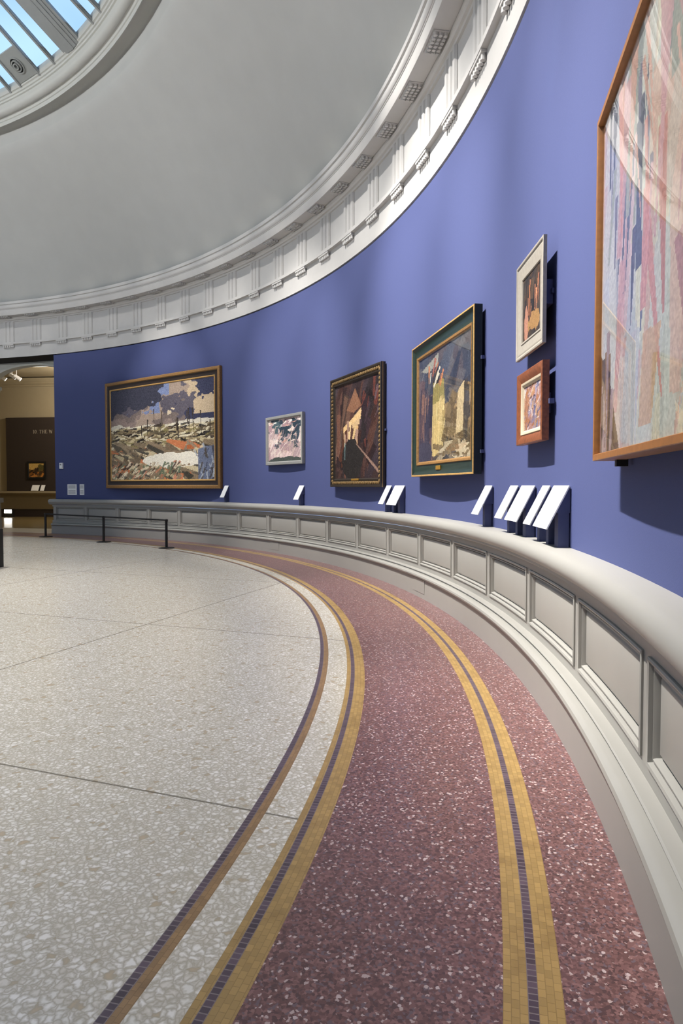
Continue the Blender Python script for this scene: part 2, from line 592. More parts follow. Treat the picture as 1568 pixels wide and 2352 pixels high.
HS = 0.032 / 11.34
for k in range(-1, 19):
    t = A0 + DA * k
    if t > DOOR0 - 0.01:
        t = DOOR0 - 0.003
    lathe('stile', [(11.357, 0.274), (11.328, 0.273), (11.328, 0.564), (11.357, 0.563)], [t - HS - 0.0005, t - HS, t, t + HS, t + HS + 0.0005], M['trim'], wains)
for k in range(-1, 18):
    t1, t0 = A0 + DA * k, A0 + DA * (k + 1)
    if t1 > DOOR0 - 0.01:
        t1 = DOOR0 - 0.003
    # moulding round the opening and the raised field inside it
    panel_frame(t0 + HS, t1 - HS, 0.276, 0.561, [(0.0, 11.330), (0.0, 11.322), (0.005, 11.319), (0.012, 11.322), (0.015, 11.336), (0.021, 11.338),
                                                   (0.022, 11.332), (0.028, 11.331), (0.032, 11.340), (0.034, 11.356)]).build('panel_moulding', M['trim'], wains)
    panel_frame(t0 + HS, t1 - HS, 0.276, 0.561, [(0.037, 11.357), (0.039, 11.349), (0.048, 11.343), (0.050, 11.3425)], close=True).build('panel', M['trim'], wains)

corn_prof = [(RW + 0.05, 3.744), (11.386, 3.742), (11.386, 4.012), (11.338, 4.014), (11.338, 4.056), (11.386, 4.060), (11.386, 4.488), (11.366, 4.492), (11.362, 4.515),
             (11.340, 4.520), (11.330, 4.540), (11.322, 4.545), (11.322, 4.580), (11.178, 4.580), (11.175, 4.572), (11.160, 4.572), (11.156, 4.580), (11.152, 4.686),
             (11.146, 4.688), (11.146, 4.698), (11.138, 4.702), (11.128, 4.715), (11.123, 4.735), (11.125, 4.76), (11.130, 4.782), (11.122, 4.785), (11.112, 4.790),
             (11.112, 4.836), (11.114, 4.842), (11.124, 4.842), (11.128, 4.80), (11.25, 4.80), (11.26, 4.88)]  # inner trough added to screen the uplights from the frieze opposite
cornice = struct(lathe('trim_3', corn_prof, thetas(-pi, pi), M['cornice'], sharp=25))

G0, DG = -1.1158, 0.0623


def radial_frame(t, r, pts):
    """(across, inward, up) points on the round wall at angle t, radius r -> world"""
    c, s = cos(t), sin(t)
    return [((r - b) * c + a * s, (r - b) * s - a * c, z) for a, b, z in pts]


def rbox(mb, t, r, a0, a1, b0, b1, z0, z1, cham=0.0):
    p = [(a0, b0, z0), (a1, b0, z0), (a1, b0, z1), (a0, b0, z1), (a0 + cham, b1, z0), (a1 - cham, b1, z0), (a1 - cham, b1, z1), (a0 + cham, b1, z1)]
    mb.poly(radial_frame(t, r, p), [(0, 1, 2, 3), (4, 5, 6, 7), (0, 1, 5, 4), (1, 2, 6, 5), (2, 3, 7, 6), (3, 0, 4, 7)])


def rpeg(mb, t, r, a, b, z0, z1, r0, r1, n=10):
    p = []
    for z, rr in ((z0, r0), (z1, r1)):
        for i in range(n):
            q = 2 * pi * i / n
            p.append((a + rr * cos(q), b + rr * sin(q), z))
    mb.poly(radial_frame(t, r, p), [tuple(range(n)), tuple(range(2 * n - 1, n - 1, -1))] + [(i, (i + 1) % n, (i + 1) % n + n, i + n) for i in range(n)])


for k in range(-9, 24):
    t = G0 + DG * k
    mb = MB()
    rbox(mb, t, 11.386, -0.14, 0.14, -0.002, 0.044, 3.990, 4.016)
    for i in range(6):
        rpeg(mb, t, 11.386, -0.1175 + 0.047 * i, 0.022, 3.945, 3.992, 0.020, 0.015)
    mb.build('gutta_row', M['cornice'], cornice)
    mb = MB()
    rbox(mb, t, 11.386, -0.14, 0.14, -0.002, 0.008, 4.055, 4.49)
    for i in range(3):
        rbox(mb, t, 11.386, -0.14 + 0.1 * i, -0.06 + 0.1 * i, 0.006, 0.026, 4.055, 4.49, 0.016)
    mb.build('triglyph', M['cornice'], cornice)
    mb = MB()
    rbox(mb, t, 11.322, -0.145, 0.145, 0.01, 0.137, 4.573, 4.582)
    for i in range(6):
        for j in range(3):
            rpeg(mb, t, 11.322, -0.115 + 0.046 * i, 0.032 + 0.041 * j, 4.548, 4.574, 0.017, 0.019, 8)
    mb.build('mutule', M['cornice'], cornice)

# ------------------------------------------------------------------ dome, ring, skylight
dome_prof = []
for i in range(21):
    q = i / 20
    # a cove that leans in as it climbs
    dome_prof.append((11.22 - 1.66 * q + 0.20 * sin(pi * q), 4.85 + 2.15 * q))
dome_prof += [(9.555, 7.03), (9.552, 7.08), (9.55, 7.22), (9.50, 7.29), (9.33, 7.29)]  # recess shaped to put a dark band of shade below the ring
struct(lathe('ceiling', dome_prof, thetas(-pi, pi), M['dome'], sharp=60))
ring_prof = [(9.335, 7.295), (9.335, 7.19), (9.322, 7.18), (9.316, 7.235), (9.300, 7.24), (9.297, 7.27), (9.292, 7.275)]
for i in range(9):
    q = pi * i / 8
    ring_prof.append((9.235 - 0.02 * sin(q) * 0 + 0.055 * cos(q) - 0.02, 7.285 + 0.045 * i / 8 - 0.035 * sin(q)))
ring_prof += [(9.158, 7.34), (9.158, 7.40), (9.135, 7.405), (9.130, 7.43), (9.110, 7.435), (9.108, 7.47), (9.085, 7.475), (9.08, 7.52), (9.08, 7.60)]
struct(lathe('trim_4', ring_prof, thetas(-pi, pi), M['ring'], sharp=40))

SL = 0.63            # slope of the glass cone
Z0 = 7.50


def cone(t, r, dz=0.0):
    return (r * cos(t), r * sin(t), Z0 + (9.08 - r) * SL + dz)


ps = [cone(2 * pi * i / 132, 9.08, 0.03) for i in range(132)] + [cone(2 * pi * i / 132, 0.3, 0.03) for i in range(132)]
window = struct(MB().poly(ps, [(i, (i + 1) % 132, (i + 1) % 132 + 132, i + 132) for i in range(132)]).build('window_1', M['skyglass']))


def rafter(t, steps, name, r_in):
    """stepped glazing bar running up the cone: steps = (half width, drop)"""
    mb = MB()
    e = (-sin(t), cos(t))
    for hw, z0, z1 in steps:
        pts = []
        for r in (9.10, r_in):
            for a, z in ((-hw, z0), (hw, z0), (hw, z1), (-hw, z1)):
                c = cone(t, r, z)
                pts.append((c[0] + e[0] * a, c[1] + e[1] * a, c[2]))
        mb.poly(pts, [(0, 1, 2, 3), (4, 5, 6, 7), (0, 1, 5, 4), (1, 2, 6, 5), (2, 3, 7, 6), (3, 0, 4, 7)])
    return mb.build(name, M['skybar'], window)


NR = 22
for k in range(NR):
    t = -0.4185 + 2 * pi * k / NR
    rafter(t, ((0.25, -0.015, 0.03), (0.19, -0.03, -0.015), (0.13, -0.045, -0.03), (0.05, -0.055, -0.045)), 'rafter', 0.5)
    for off in (0.0632, 0.1135, 0.1735, 0.2055):
        if off == 0.2055:
            off = 2 * pi / NR - 0.080
        rafter(t + off, ((0.018, -0.03, 0.04), (0.028, -0.01, 0.02)), 'glazing_bar', 2.5)
t = -0.4185
pa, pb = t + 0.1135 + 0.003, t + 0.1735 - 0.003
vent_panel = MB().poly([cone(pa, 9.075, -0.006), cone(pb, 9.075, -0.006), cone(pb, 8.70, -0.006), cone(pa, 8.70, -0.006),
                        cone(pa, 9.075, 0.012), cone(pb, 9.075, 0.012), cone(pb, 8.70, 0.012), cone(pa, 8.70, 0.012)],
                       [(0, 1, 2, 3), (4, 5, 6, 7), (0, 1, 5, 4), (1, 2, 6, 5), (2, 3, 7, 6), (3, 0, 4, 7)])
vt = (pa + pb) / 2
ex = np.array([-sin(vt), cos(vt), 0.0])
ey = np.array([-cos(vt), -sin(vt), SL]) / math.hypot(1, SL)
ez = np.cross(ex, ey)
if ez[2] > 0:
    ez = -ez
c0 = np.array(cone(vt, 8.885, -0.008))


def disc_rings(spec):
    mb = MB()
    n = 28
    for r_out, r_in, h in spec:
        pts = []
        for r, hh in ((r_out, 0.0), (r_out, h), (r_in, h), (r_in, 0.0)):
            for i in range(n):
                q = 2 * pi * i / n
                pts.append(tuple(c0 + ex * r * cos(q) + ey * r * sin(q) + ez * hh))
        mb.poly(pts, [(a * n + i, a * n + (i + 1) % n, ((a + 1) % 4) * n + (i + 1) % n, ((a + 1) % 4) * n + i) for a in range(4) for i in range(n)])
    return mb


nozzle = empty('ceiling_vent', tuple(c0))
tag(nozzle, 'round black and grey air nozzle in a grey plate among the skylight panes', 'vent')
for part in (vent_panel.build('mounting_plate', M['plate']), disc_rings(((0.125, 0.108, 0.02), (0.085, 0.07, 0.035), (0.048, 0.03, 0.05))).build('ring', M['plate']),
             disc_rings(((0.108, 0.0005, 0.006),)).build('nozzle_throat', M['black'])):
    part.parent = nozzle
    part.matrix_parent_inverse = nozzle.matrix_world.inverted()
    part.location = [-v for v in nozzle.location]

# ------------------------------------------------------------------ the doorway on the left and the room beyond it
TA = 0.082
ax, tx = (cos(TA), sin(TA)), (-sin(TA), cos(TA))


def dw(rho, t, z):
    return (ax[0] * rho + tx[0] * t, ax[1] * rho + tx[1] * t, z)


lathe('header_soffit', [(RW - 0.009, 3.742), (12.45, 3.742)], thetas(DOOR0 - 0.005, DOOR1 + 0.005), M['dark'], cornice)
# arch wall
RHO, THK, TC, HWID, ZS, ZT = 11.95, 0.16, -0.25, 1.07, 3.28, 3.665
arch = [(TC + HWID * cos(pi * i / 24), ZS + (ZT - ZS) * sin(pi * i / 24)) for i in range(25)]
mb = MB()
tr, tl = -2.6, 2.6
for i in range(24):
    (a0, z0), (a1, z1) = arch[i], arch[i + 1]
    pts = [dw(RHO, a0, z0), dw(RHO, a1, z1), dw(RHO, a1, 3.75), dw(RHO, a0, 3.75), dw(RHO + THK, a0, z0), dw(RHO + THK, a1, z1), dw(RHO + THK, a1, 4.5), dw(RHO + THK, a0, 4.5)]
    mb.poly(pts, [(0, 1, 2, 3), (4, 5, 6, 7), (0, 1, 5, 4), (3, 2, 6, 7)])
for a, b in ((tr, TC - HWID), (TC + HWID, tl)):
    pts = [dw(r, t_, z) for r, zt in ((RHO, 3.75), (RHO + THK, 4.5)) for t_, z in ((a, 0), (b, 0), (b, zt), (a, zt))]
    mb.poly(pts, [(0, 1, 2, 3), (4, 5, 6, 7), (1, 2, 6, 5), (0, 3, 7, 4), (3, 2, 6, 7)])
archwall = struct(mb.build('wall_back', M['stone'], sharp=25))
# archivolt and imposts of the arch, and the rail and plinth that return round its jambs
mb = MB()
for i in range(24):
    q = []
    for j in (i, i + 1):
        an = pi * j / 24
        for hw, dz in ((0.0, 0.0), (0.11, 0.11)):
            q.append((TC + (HWID + hw) * cos(an), ZS + (ZT - ZS + dz * 0.35) * sin(an)))
    pts = [dw(r, a, min(z, 3.738)) for r in (RHO, RHO - 0.03) for a, z in (q[0], q[1], q[3], q[2])]
    mb.poly(pts, [(4, 5, 6, 7), (0, 1, 5, 4), (1, 2, 6, 5), (2, 3, 7, 6), (3, 0, 4, 7)])
mb.build('archivolt', M['stone'], archwall)


def dbox(mb, r0, r1, t0, t1, z0, z1):
    pts = [dw(r, t_, z) for z in (z0, z1) for r, t_ in ((r0, t0), (r1, t0), (r1, t1), (r0, t1))]
    mb.poly(pts, [(0, 3, 2, 1), (4, 5, 6, 7), (0, 1, 5, 4), (1, 2, 6, 5), (2, 3, 7, 6), (3, 0, 4, 7)])


for sgn in (1, -1):
    mb = MB()
    e_ = TC + sgn * HWID
    for over, z0, z1 in ((0.03, ZS - 0.03, ZS), (0.06, ZS - 0.10, ZS - 0.03), (0.035, ZS - 0.14, ZS - 0.10), (0.02, ZS - 0.42, ZS - 0.39)):
        dbox(mb, RHO - over, RHO + THK + over, *sorted((e_ - sgn * over, e_ + sgn * 0.3)), z0, z1)
    mb.build('impost', M['stone'], archwall)
    mb = MB()
    dbox(mb, RHO - 0.10, RHO + THK, *sorted((e_ - sgn * 0.10, e_ + sgn * 0.3)), 0.61, 0.72)
    dbox(mb, RHO - 0.03, RHO + THK, *sorted((e_ - sgn * 0.03, e_ + sgn * 0.3)), 0.24, 0.61)
    dbox(mb, RHO - 0.06, RHO + THK, *sorted((e_ - sgn * 0.05, e_ + sgn * 0.3)), 0.0, 0.24)
    mb.build('jamb_wainscot', M['trim'], archwall)

# the far wall, turned a little off the doorway's axis
FX, FY = 17.1, 6.1
FU, FN = (0.226, -0.974), (0.974, 0.226)


def fw(u, n, z):
    """far wall: u to the right, n towards the rotunda"""
    return (FX + FU[0] * u - FN[0] * n, FY + FU[1] * u - FN[1] * n, z)


FRZ = math.atan2(FU[1], FU[0])
farwall = struct(MB().box(-3, 5, 0.0, 0.1, 0, 4.45).build('wall_far', M['beige']))
farwall.location = (FX * S, FY * S, 0)
farwall.rotation_euler = (0, 0, FRZ)


def fprism(prof, u0, u1, name, m_, parent=None):
    n = len(prof)
    pts = [fw(u0, a, z) for a, z in prof] + [fw(u1, a, z) for a, z in prof]
    return MB().poly(pts, [tuple(range(n)), tuple(range(2 * n - 1, n - 1, -1))] + [(i, (i + 1) % n, (i + 1) % n + n, i + n) for i in range(n)]).build(name, m_, parent)


struct(fprism([(0, 4.16), (0.05, 4.16), (0.06, 4.20), (0.12, 4.24), (0.12, 4.28), (0.2, 4.34), (0.22, 4.40), (0, 4.40)], -2.9, 4.9, 'trim_5', M['beige']))
struct(fprism([(0, 0.68), (0.10, 0.68), (0.14, 0.72), (0.30, 0.76), (0.30, 0.82), (0, 0.82)], -2.9, 4.9, 'trim_6', M['beige']))
struct(fprism([(0, 0), (0.06, 0), (0.06, 0.22), (0.04, 0.24), (0, 0.24)], -2.9, 4.9, 'baseboard_far', M['brownpanel']))
# enclosing floor, ceiling and side walls
q1, q2, q3, q4 = dw(12.5, -3.2, 0), dw(12.5, 4.6, 0), fw(-3, 0, 0), fw(5, 0, 0)
MB().poly([q1, q2, q3, q4], [(0, 1, 2, 3)]).build('passage_floor', M['olive'], floor)
struct(MB().poly([(p_[0], p_[1], z) for z in (4.44, 4.5) for p_ in (dw(12.3, -3.4, 0), dw(12.3, 4.8, 0), fw(-3.2, -0.1, 0), fw(5.2, -0.1, 0))],
                 [(0, 1, 2, 3), (4, 5, 6, 7), (0, 1, 5, 4), (1, 2, 6, 5), (2, 3, 7, 6), (3, 0, 4, 7)]).build('ceiling', M['beige']))
for nm, a, b in (('wall_passage_right', q1, q4), ('wall_passage_left', q2, q3)):
    struct(MB().poly([(a[0], a[1], 0), (b[0], b[1], 0), (b[0], b[1], 4.45), (a[0], a[1], 4.45)], [(0, 1, 2, 3)]).build(nm, M['beige']))
for t in (DOOR0 - 0.006, DOOR1 + 0.006):      # close the gap between round wall and arch wall
    c, s = cos(t), sin(t)
    e_ = dw(12.5, -3.2 if t < 0 else 4.6, 0)
    struct(MB().poly([(12.25 * c, 12.25 * s, 0), (e_[0], e_[1], 0), (e_[0], e_[1], 4.45), (12.25 * c, 12.25 * s, 4.45)], [(0, 1, 2, 3)]).build('wall_recess', M['stone']))

# pale cove strip on the side room's ceiling; emission stands in for light
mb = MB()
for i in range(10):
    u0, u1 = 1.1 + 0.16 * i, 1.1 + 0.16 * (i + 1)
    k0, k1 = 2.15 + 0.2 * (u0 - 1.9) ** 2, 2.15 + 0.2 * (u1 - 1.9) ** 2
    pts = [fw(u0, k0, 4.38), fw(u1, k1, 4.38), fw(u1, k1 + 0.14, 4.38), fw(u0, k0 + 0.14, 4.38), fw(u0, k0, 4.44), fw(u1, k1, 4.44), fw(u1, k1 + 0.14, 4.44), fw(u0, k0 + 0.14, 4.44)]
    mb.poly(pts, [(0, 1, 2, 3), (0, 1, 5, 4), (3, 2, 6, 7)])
struct(mb.build('trim_7', mat('cove_strip_painted_glow', (255, 250, 240), 0.6, emit=(255, 244, 225), estr=0.8)))

# ------------------------------------------------------------------ pictures
def srgb_to_lin(a):
    a = np.clip(a, 0, 255) / 255.0
    return np.where(a <= 0.04045, a / 12.92, ((a + 0.055) / 1.055) ** 2.4)


class Art:
    """an invented painting: colour patches laid over one another"""

    def __init__(self, nx, ny, seed, base):
        self.nx, self.ny = nx, ny
        self.R = np.random.RandomState(seed)
        self.u, self.v = np.meshgrid((np.arange(nx) + 0.5) / nx, (np.arange(ny) + 0.5) / ny)
        self.a = np.zeros((ny, nx, 3)) + np.array(base, float)

    def smooth(self, sc, seed=0):
        """value noise, four octaves, about -1..1"""
        r = np.random.RandomState(seed + 17)
        g = np.zeros_like(self.u)
        amp, f_ = 1.0, sc * 1.6
        for o_ in range(5):
            n = int(f_) + 3
            t = r.rand(n + 1, n + 1) * 2 - 1
            x, y = self.u * f_, self.v * f_
            xi, yi = x.astype(int), y.astype(int)
            fx, fy = x - xi, y - yi
            fx, fy = fx * fx * (3 - 2 * fx), fy * fy * (3 - 2 * fy)
            g += amp * ((t[yi, xi] * (1 - fx) + t[yi, xi + 1] * fx) * (1 - fy) + (t[yi + 1, xi] * (1 - fx) + t[yi + 1, xi + 1] * fx) * fy)
            amp *= 0.55
            f_ *= 2
        return g

    def mask(self, m_, c, al=1.0):
        self.a[m_] = self.a[m_] * (1 - al) + np.array(c, float) * al

    def poly(self, pts, c, al=1.0):
        m_ = np.zeros_like(self.u, bool)
        n = len(pts)
        for i in range(n):
            (x0, y0), (x1, y1) = pts[i], pts[(i + 1) % n]
            if y0 == y1:
                continue
            cond = ((y0 > self.v) != (y1 > self.v)) & (self.u < (x1 - x0) * (self.v - y0) / (y1 - y0) + x0)
            m_ ^= cond
        self.mask(m_, c, al)

    def stroke(self, x0, y0, x1, y1, w0, w1, c, al=1.0):
        dx, dy = x1 - x0, y1 - y0
        L = math.hypot(dx, dy) + 1e-9
        px, py = -dy / L, dx / L
        self.poly([(x0 - px * w0, y0 - py * w0), (x1 - px * w1, y1 - py * w1), (x1 + px * w1, y1 + py * w1), (x0 + px * w0, y0 + py * w0)], c, al)

    def blob(self, x, y, rx, ry, c, sc=4, amp=0.5, al=1.0):
        d = ((self.u - x) / rx) ** 2 + ((self.v - y) / ry) ** 2 + amp * self.smooth(sc, int(x * 1000 + y * 77))
        self.mask(d < 1, c, al)

    def shards(self, n, box, size, ang, pal, asp=0.3, al=0.9, jit=0.5):
        x0, x1, y0, y1 = box
        for i in range(n):
            x, y = x0 + self.R.rand() * (x1 - x0), y0 + self.R.rand() * (y1 - y0)
            L = size * (0.5 + self.R.rand())
            an = ang + (self.R.rand() - 0.5) * jit * 2
            w = L * asp * (0.4 + self.R.rand())
            c = np.array(pal[self.R.randint(len(pal))], float) + self.R.randn() * 8
            dx, dy = cos(an) * L / 2, sin(an) * L / 2
            self.stroke(x - dx, y - dy, x + dx, y + dy, w * self.R.rand() * 0.5, w * 0.5, c, al)

    def grain(self, k):
        self.a += self.R.randn(self.ny, self.nx, 1) * k
        return self.a


def art_field():
    A = Art(220, 140, 3, (124, 110, 104))
    n1, n2, n3, n4 = A.smooth(1.6, 2), A.smooth(2.6, 5), A.smooth(3.2, 8), A.smooth(2.0, 31)
    A.mask(n1 > 0.15, (146, 128, 120))
    A.mask(n1 < -0.35, (96, 90, 100))
    A.mask((n2 > 0.25) & (A.u > 0.25), (168, 148, 132))
    A.mask((A.v > 0.70) & (n2 > 0.45) & (A.u < 0.6), (128, 140, 176))
    A.mask((A.v - 0.35 * A.u + 0.10 * n3 > 0.72) & (A.u < 0.55), (62, 62, 76))
    A.mask((A.v - 0.35 * A.u + 0.14 * n4 > 0.84) & (A.u < 0.6), (42, 43, 56))
    A.mask((A.u + 0.16 * n3 > 0.80) & (A.v > 0.6), (58, 60, 84))
    A.mask((A.u + 0.16 * n3 > 0.68) & (n4 > 0.1) & (A.v > 0.6), (220, 202, 172))
    A.mask((A.u + 0.1 * n4 > 0.72) & (n2 > 0.2) & (A.v > 0.66), (198, 176, 146))
    A.mask((A.v > 0.54) & (A.v < 0.595 + 0.03 * n3), (214, 206, 188))
    A.mask(A.v < 0.55 + 0.02 * n2, (132, 114, 88))
    A.shards(420, (0, 1, 0.34, 0.57), 0.07, 0.1, [(232, 222, 192), (198, 182, 142), (60, 50, 42), (94, 82, 60), (168, 150, 112), (40, 36, 34), (140, 128, 84), (224, 212, 182)], 0.26)
    A.shards(200, (0, 1, 0.0, 0.38), 0.13, -0.5, [(120, 104, 84), (204, 188, 150), (70, 66, 58), (150, 130, 106), (224, 206, 170), (92, 84, 72), (134, 116, 92), (206, 122, 78)], 0.4)
    d = ((A.u - 0.66) / 0.26) ** 2 + ((A.v - 0.21) / 0.08) ** 2
    A.mask(d + 0.7 * n3 < 1, (240, 232, 214))
    A.mask((d + 0.7 * n3 < 0.8) & (n2 > 0.3), (150, 128, 100))
    A.mask((A.u > 0.86) & (A.v < 0.30 + 0.05 * n2), (112, 120, 142))
    A.shards(150, (0.02, 0.7, 0.0, 0.17), 0.06, 0.9, [(230, 214, 182), (70, 52, 44), (196, 130, 100), (150, 126, 96), (110, 120, 96), (222, 204, 176)], 0.3)
    A.shards(30, (0.84, 1.0, 0.0, 0.3), 0.1, 1.5, [(60, 58, 66), (180, 186, 196), (90, 84, 80)], 0.15)
    A.shards(12, (0.05, 0.98, 0.50, 0.66), 0.16, pi / 2, [(52, 44, 38), (74, 62, 48)], 0.06, 1, 0.08)
    return A.grain(8)


def art_facets():
    A = Art(120, 80, 11, (204, 180, 176))
    n1, n2, n3 = A.smooth(1.5, 3), A.smooth(2.0, 12), A.smooth(2.6, 22)
    A.shards(50, (0, 1, 0, 1), 0.6, 0.9, [(214, 188, 184), (190, 162, 162), (224, 206, 198), (178, 154, 156), (204, 178, 168)], 0.35, 0.9, 0.5)
    A.mask((n1 > 0.45) & (A.v > 0.3), (62, 78, 90))
    A.mask((n1 > 0.62) & (A.v > 0.3), (46, 62, 74))
    A.mask((n2 > 0.6), (172, 142, 146))
    A.mask((n3 > 0.7) & (A.v > 0.45), (78, 96, 102))
    A.mask((n3 < -0.7) & (A.v > 0.3), (232, 216, 206))
    A.shards(26, (0.05, 0.95, 0.4, 0.95), 0.10, 0.4, [(236, 222, 208), (206, 158, 142), (240, 236, 226), (110, 122, 132)], 0.35)
    A.shards(30, (0, 1, 0, 0.6), 0.5, 1.1, [(230, 214, 204), (170, 144, 146), (196, 172, 156)], 0.03, 0.9, 0.5)
    A.mask(A.v + 0.05 * n2 < 0.08, (74, 80, 76))
    return A.grain(6)


def art_alley():
    A = Art(110, 100, 21, (54, 38, 36))
    A.shards(90, (0, 1, 0, 1), 0.4, 1.2, [(48, 34, 36), (66, 44, 40), (38, 30, 32), (84, 54, 44), (56, 46, 52)], 0.4, 0.8)
    A.shards(16, (0, 0.3, 0.1, 0.7), 0.3, 1.3, [(98, 62, 48), (74, 58, 50), (112, 84, 70)], 0.3, 0.9, 0.3)
    A.poly([(0.28, 0.72), (0.48, 0.93), (0.62, 0.74), (0.45, 0.68)], (138, 98, 74))
    A.poly([(0.40, 0.62), (0.62, 0.72), (0.60, 0.56), (0.42, 0.52)], (204, 172, 130))
    A.poly([(0.20, 0.55), (0.64, 0.70), (0.63, 0.64), (0.20, 0.49)], (222, 186, 132))
    A.shards(9, (0.22, 0.55, 0.38, 0.52), 0.18, 1.4, [(206, 166, 116), (168, 136, 118), (222, 190, 140)], 0.25, 1, 0.25)
    A.blob(0.42, 0.18, 0.30, 0.20, (38, 34, 32), 2, 0.5)
    A.stroke(0.50, 0.36, 0.99, 0.06, 0.006, 0.018, (140, 112, 98))
    A.stroke(0.24, 0.38, 0.235, 0.20, 0.012, 0.012, (98, 120, 120))
    A.shards(14, (0.6, 1, 0.25, 0.9), 0.16, 1.3, [(96, 50, 42), (82, 66, 72), (58, 42, 48)], 0.4, 0.9)
    return A.grain(7)


def art_harbour():
    A = Art(120, 96, 31, (84, 78, 82))
    A.mask(A.v > 0.62 + 0.08 * A.smooth(1.5, 3), (64, 68, 84))
    A.shards(60, (0, 1, 0.55, 1), 0.3, 1.2, [(74, 78, 92), (54, 58, 72), (96, 92, 96), (84, 74, 78)], 0.4, 0.8)
    A.poly([(0.05, 0.88), (0.42, 0.97), (0.40, 0.86), (0.18, 0.84)], (160, 156, 146))
    A.shards(50, (0, 0.3, 0.1, 0.65), 0.3, 1.5, [(104, 82, 84), (70, 62, 74), (150, 110, 92), (58, 52, 66)], 0.22, 0.9, 0.2)
    A.poly([(0.28, 0.04), (0.30, 0.52), (0.54, 0.54), (0.56, 0.06)], (206, 180, 126))
    A.poly([(0.30, 0.52), (0.31, 0.72), (0.52, 0.72), (0.54, 0.54)], (150, 136, 86))
    A.shards(30, (0.3, 0.54, 0.1, 0.5), 0.2, 1.5, [(222, 200, 150), (190, 164, 112), (216, 186, 128)], 0.2, 0.8, 0.15)
    A.shards(50, (0.55, 1, 0.05, 0.5), 0.22, 1.3, [(112, 92, 66), (84, 70, 54), (160, 132, 96), (60, 54, 52)], 0.4, 0.9)
    A.poly([(0.74, 0.2), (0.78, 0.56), (0.88, 0.62), (0.86, 0.22)], (202, 178, 140))
    A.poly([(0.34, 0.7), (0.36, 0.82), (0.42, 0.84), (0.44, 0.7)], (46, 44, 52))
    A.shards(8, (0.2, 0.5, 0.7, 0.86), 0.14, 1.3, [(198, 126, 84), (206, 196, 180), (166, 100, 86)], 0.25, 1)
    A.blob(0.12, 0.08, 0.16, 0.10, (72, 66, 80), 3)
    A.shards(20, (0.4, 1, 0.0, 0.12), 0.2, 0.1, [(196, 178, 150), (120, 100, 74)], 0.3)
    return A.grain(7)


def art_night():
    A = Art(70, 70, 41, (62, 52, 48))
    A.shards(50, (0, 1, 0, 1), 0.4, 1.2, [(54, 48, 50), (74, 60, 50), (46, 44, 48), (92, 70, 52)], 0.4, 0.8)
    A.shards(10, (0.25, 0.9, 0.35, 0.9), 0.4, 1.5, [(206, 132, 92), (220, 150, 110), (168, 104, 78)], 0.12, 0.95, 0.2)
    A.blob(0.6, 0.2, 0.3, 0.16, (176, 134, 84), 3, 0.6)
    A.blob(0.2, 0.2, 0.1, 0.3, (196, 140, 116), 3, 0.6)
    return A.grain(7) * 0.84


def art_mottle():
    A = Art(70, 64, 51, (176, 134, 128))
    A.shards(160, (0, 1, 0, 1), 0.22, 1.1, [(202, 150, 138), (150, 140, 170), (190, 128, 90), (214, 186, 180), (110, 114, 150), (206, 164, 120), (226, 206, 200)], 0.35, 0.85, 0.8)
    A.blob(0.15, 0.4, 0.16, 0.45, (186, 118, 70), 4, 0.8, 0.6)
    A.shards(24, (0, 1, 0, 1), 0.14, 0.8, [(66, 70, 100), (90, 76, 96), (236, 224, 214)], 0.25, 0.9, 0.9)
    return A.grain(10) * 0.82


def art_shards():
    A = Art(150, 190, 61, (206, 196, 200))
    A.mask(A.u > 0.42 + 0.2 * A.smooth(2, 4), (220, 214, 196))
    A.mask(A.smooth(2.2, 9) > 0.35, (196, 200, 206))
    A.shards(90, (0, 0.55, 0, 1), 0.42, 1.50, [(214, 186, 190), (200, 200, 212), (222, 206, 206), (212, 172, 176), (190, 190, 204), (214, 210, 212)], 0.26, 0.85, 0.2)
    A.shards(90, (0.4, 1.0, 0, 1), 0.42, 1.40, [(228, 220, 198), (226, 190, 176), (210, 212, 208), (232, 226, 204), (218, 200, 188), (208, 210, 202)], 0.28, 0.85, 0.3)
    A.shards(20, (0.03, 0.5, 0.35, 1.0), 0.26, 1.5, [(104, 110, 136), (120, 116, 140), (92, 98, 122)], 0.13, 0.95, 0.16)
    A.shards(10, (0.1, 0.9, 0.6, 1.0), 0.30, 1.3, [(150, 158, 158), (132, 140, 146), (166, 170, 162)], 0.30, 0.9, 0.3)
    A.shards(26, (0.2, 1.0, 0.25, 0.95), 0.34, 1.66, [(222, 152, 146), (228, 174, 160), (216, 166, 172)], 0.14, 0.85, 0.3)
    A.poly([(0.0, 0.0), (0.0, 0.30), (0.10, 0.24), (0.24, 0.0)], (110, 82, 66))
    A.shards(16, (0.0, 0.14, 0.0, 0.22), 0.24, 1.5, [(150, 112, 84), (84, 64, 60), (176, 150, 160)], 0.12, 0.9, 0.1)
    A.poly([(0.80, 0.0), (0.86, 0.22), (1.0, 0.34), (1.0, 0.0)], (88, 86, 90))
    A.poly([(0.42, 0.04), (0.45, 0.26), (0.58, 0.25), (0.52, 0.04)], (222, 178, 142), 0.8)
    A.poly([(0.25, 0.02), (0.3, 0.3), (0.42, 0.28), (0.4, 0.0)], (206, 208, 218), 0.8)
    return A.grain(4) * 0.90


art_mat_cache = {}


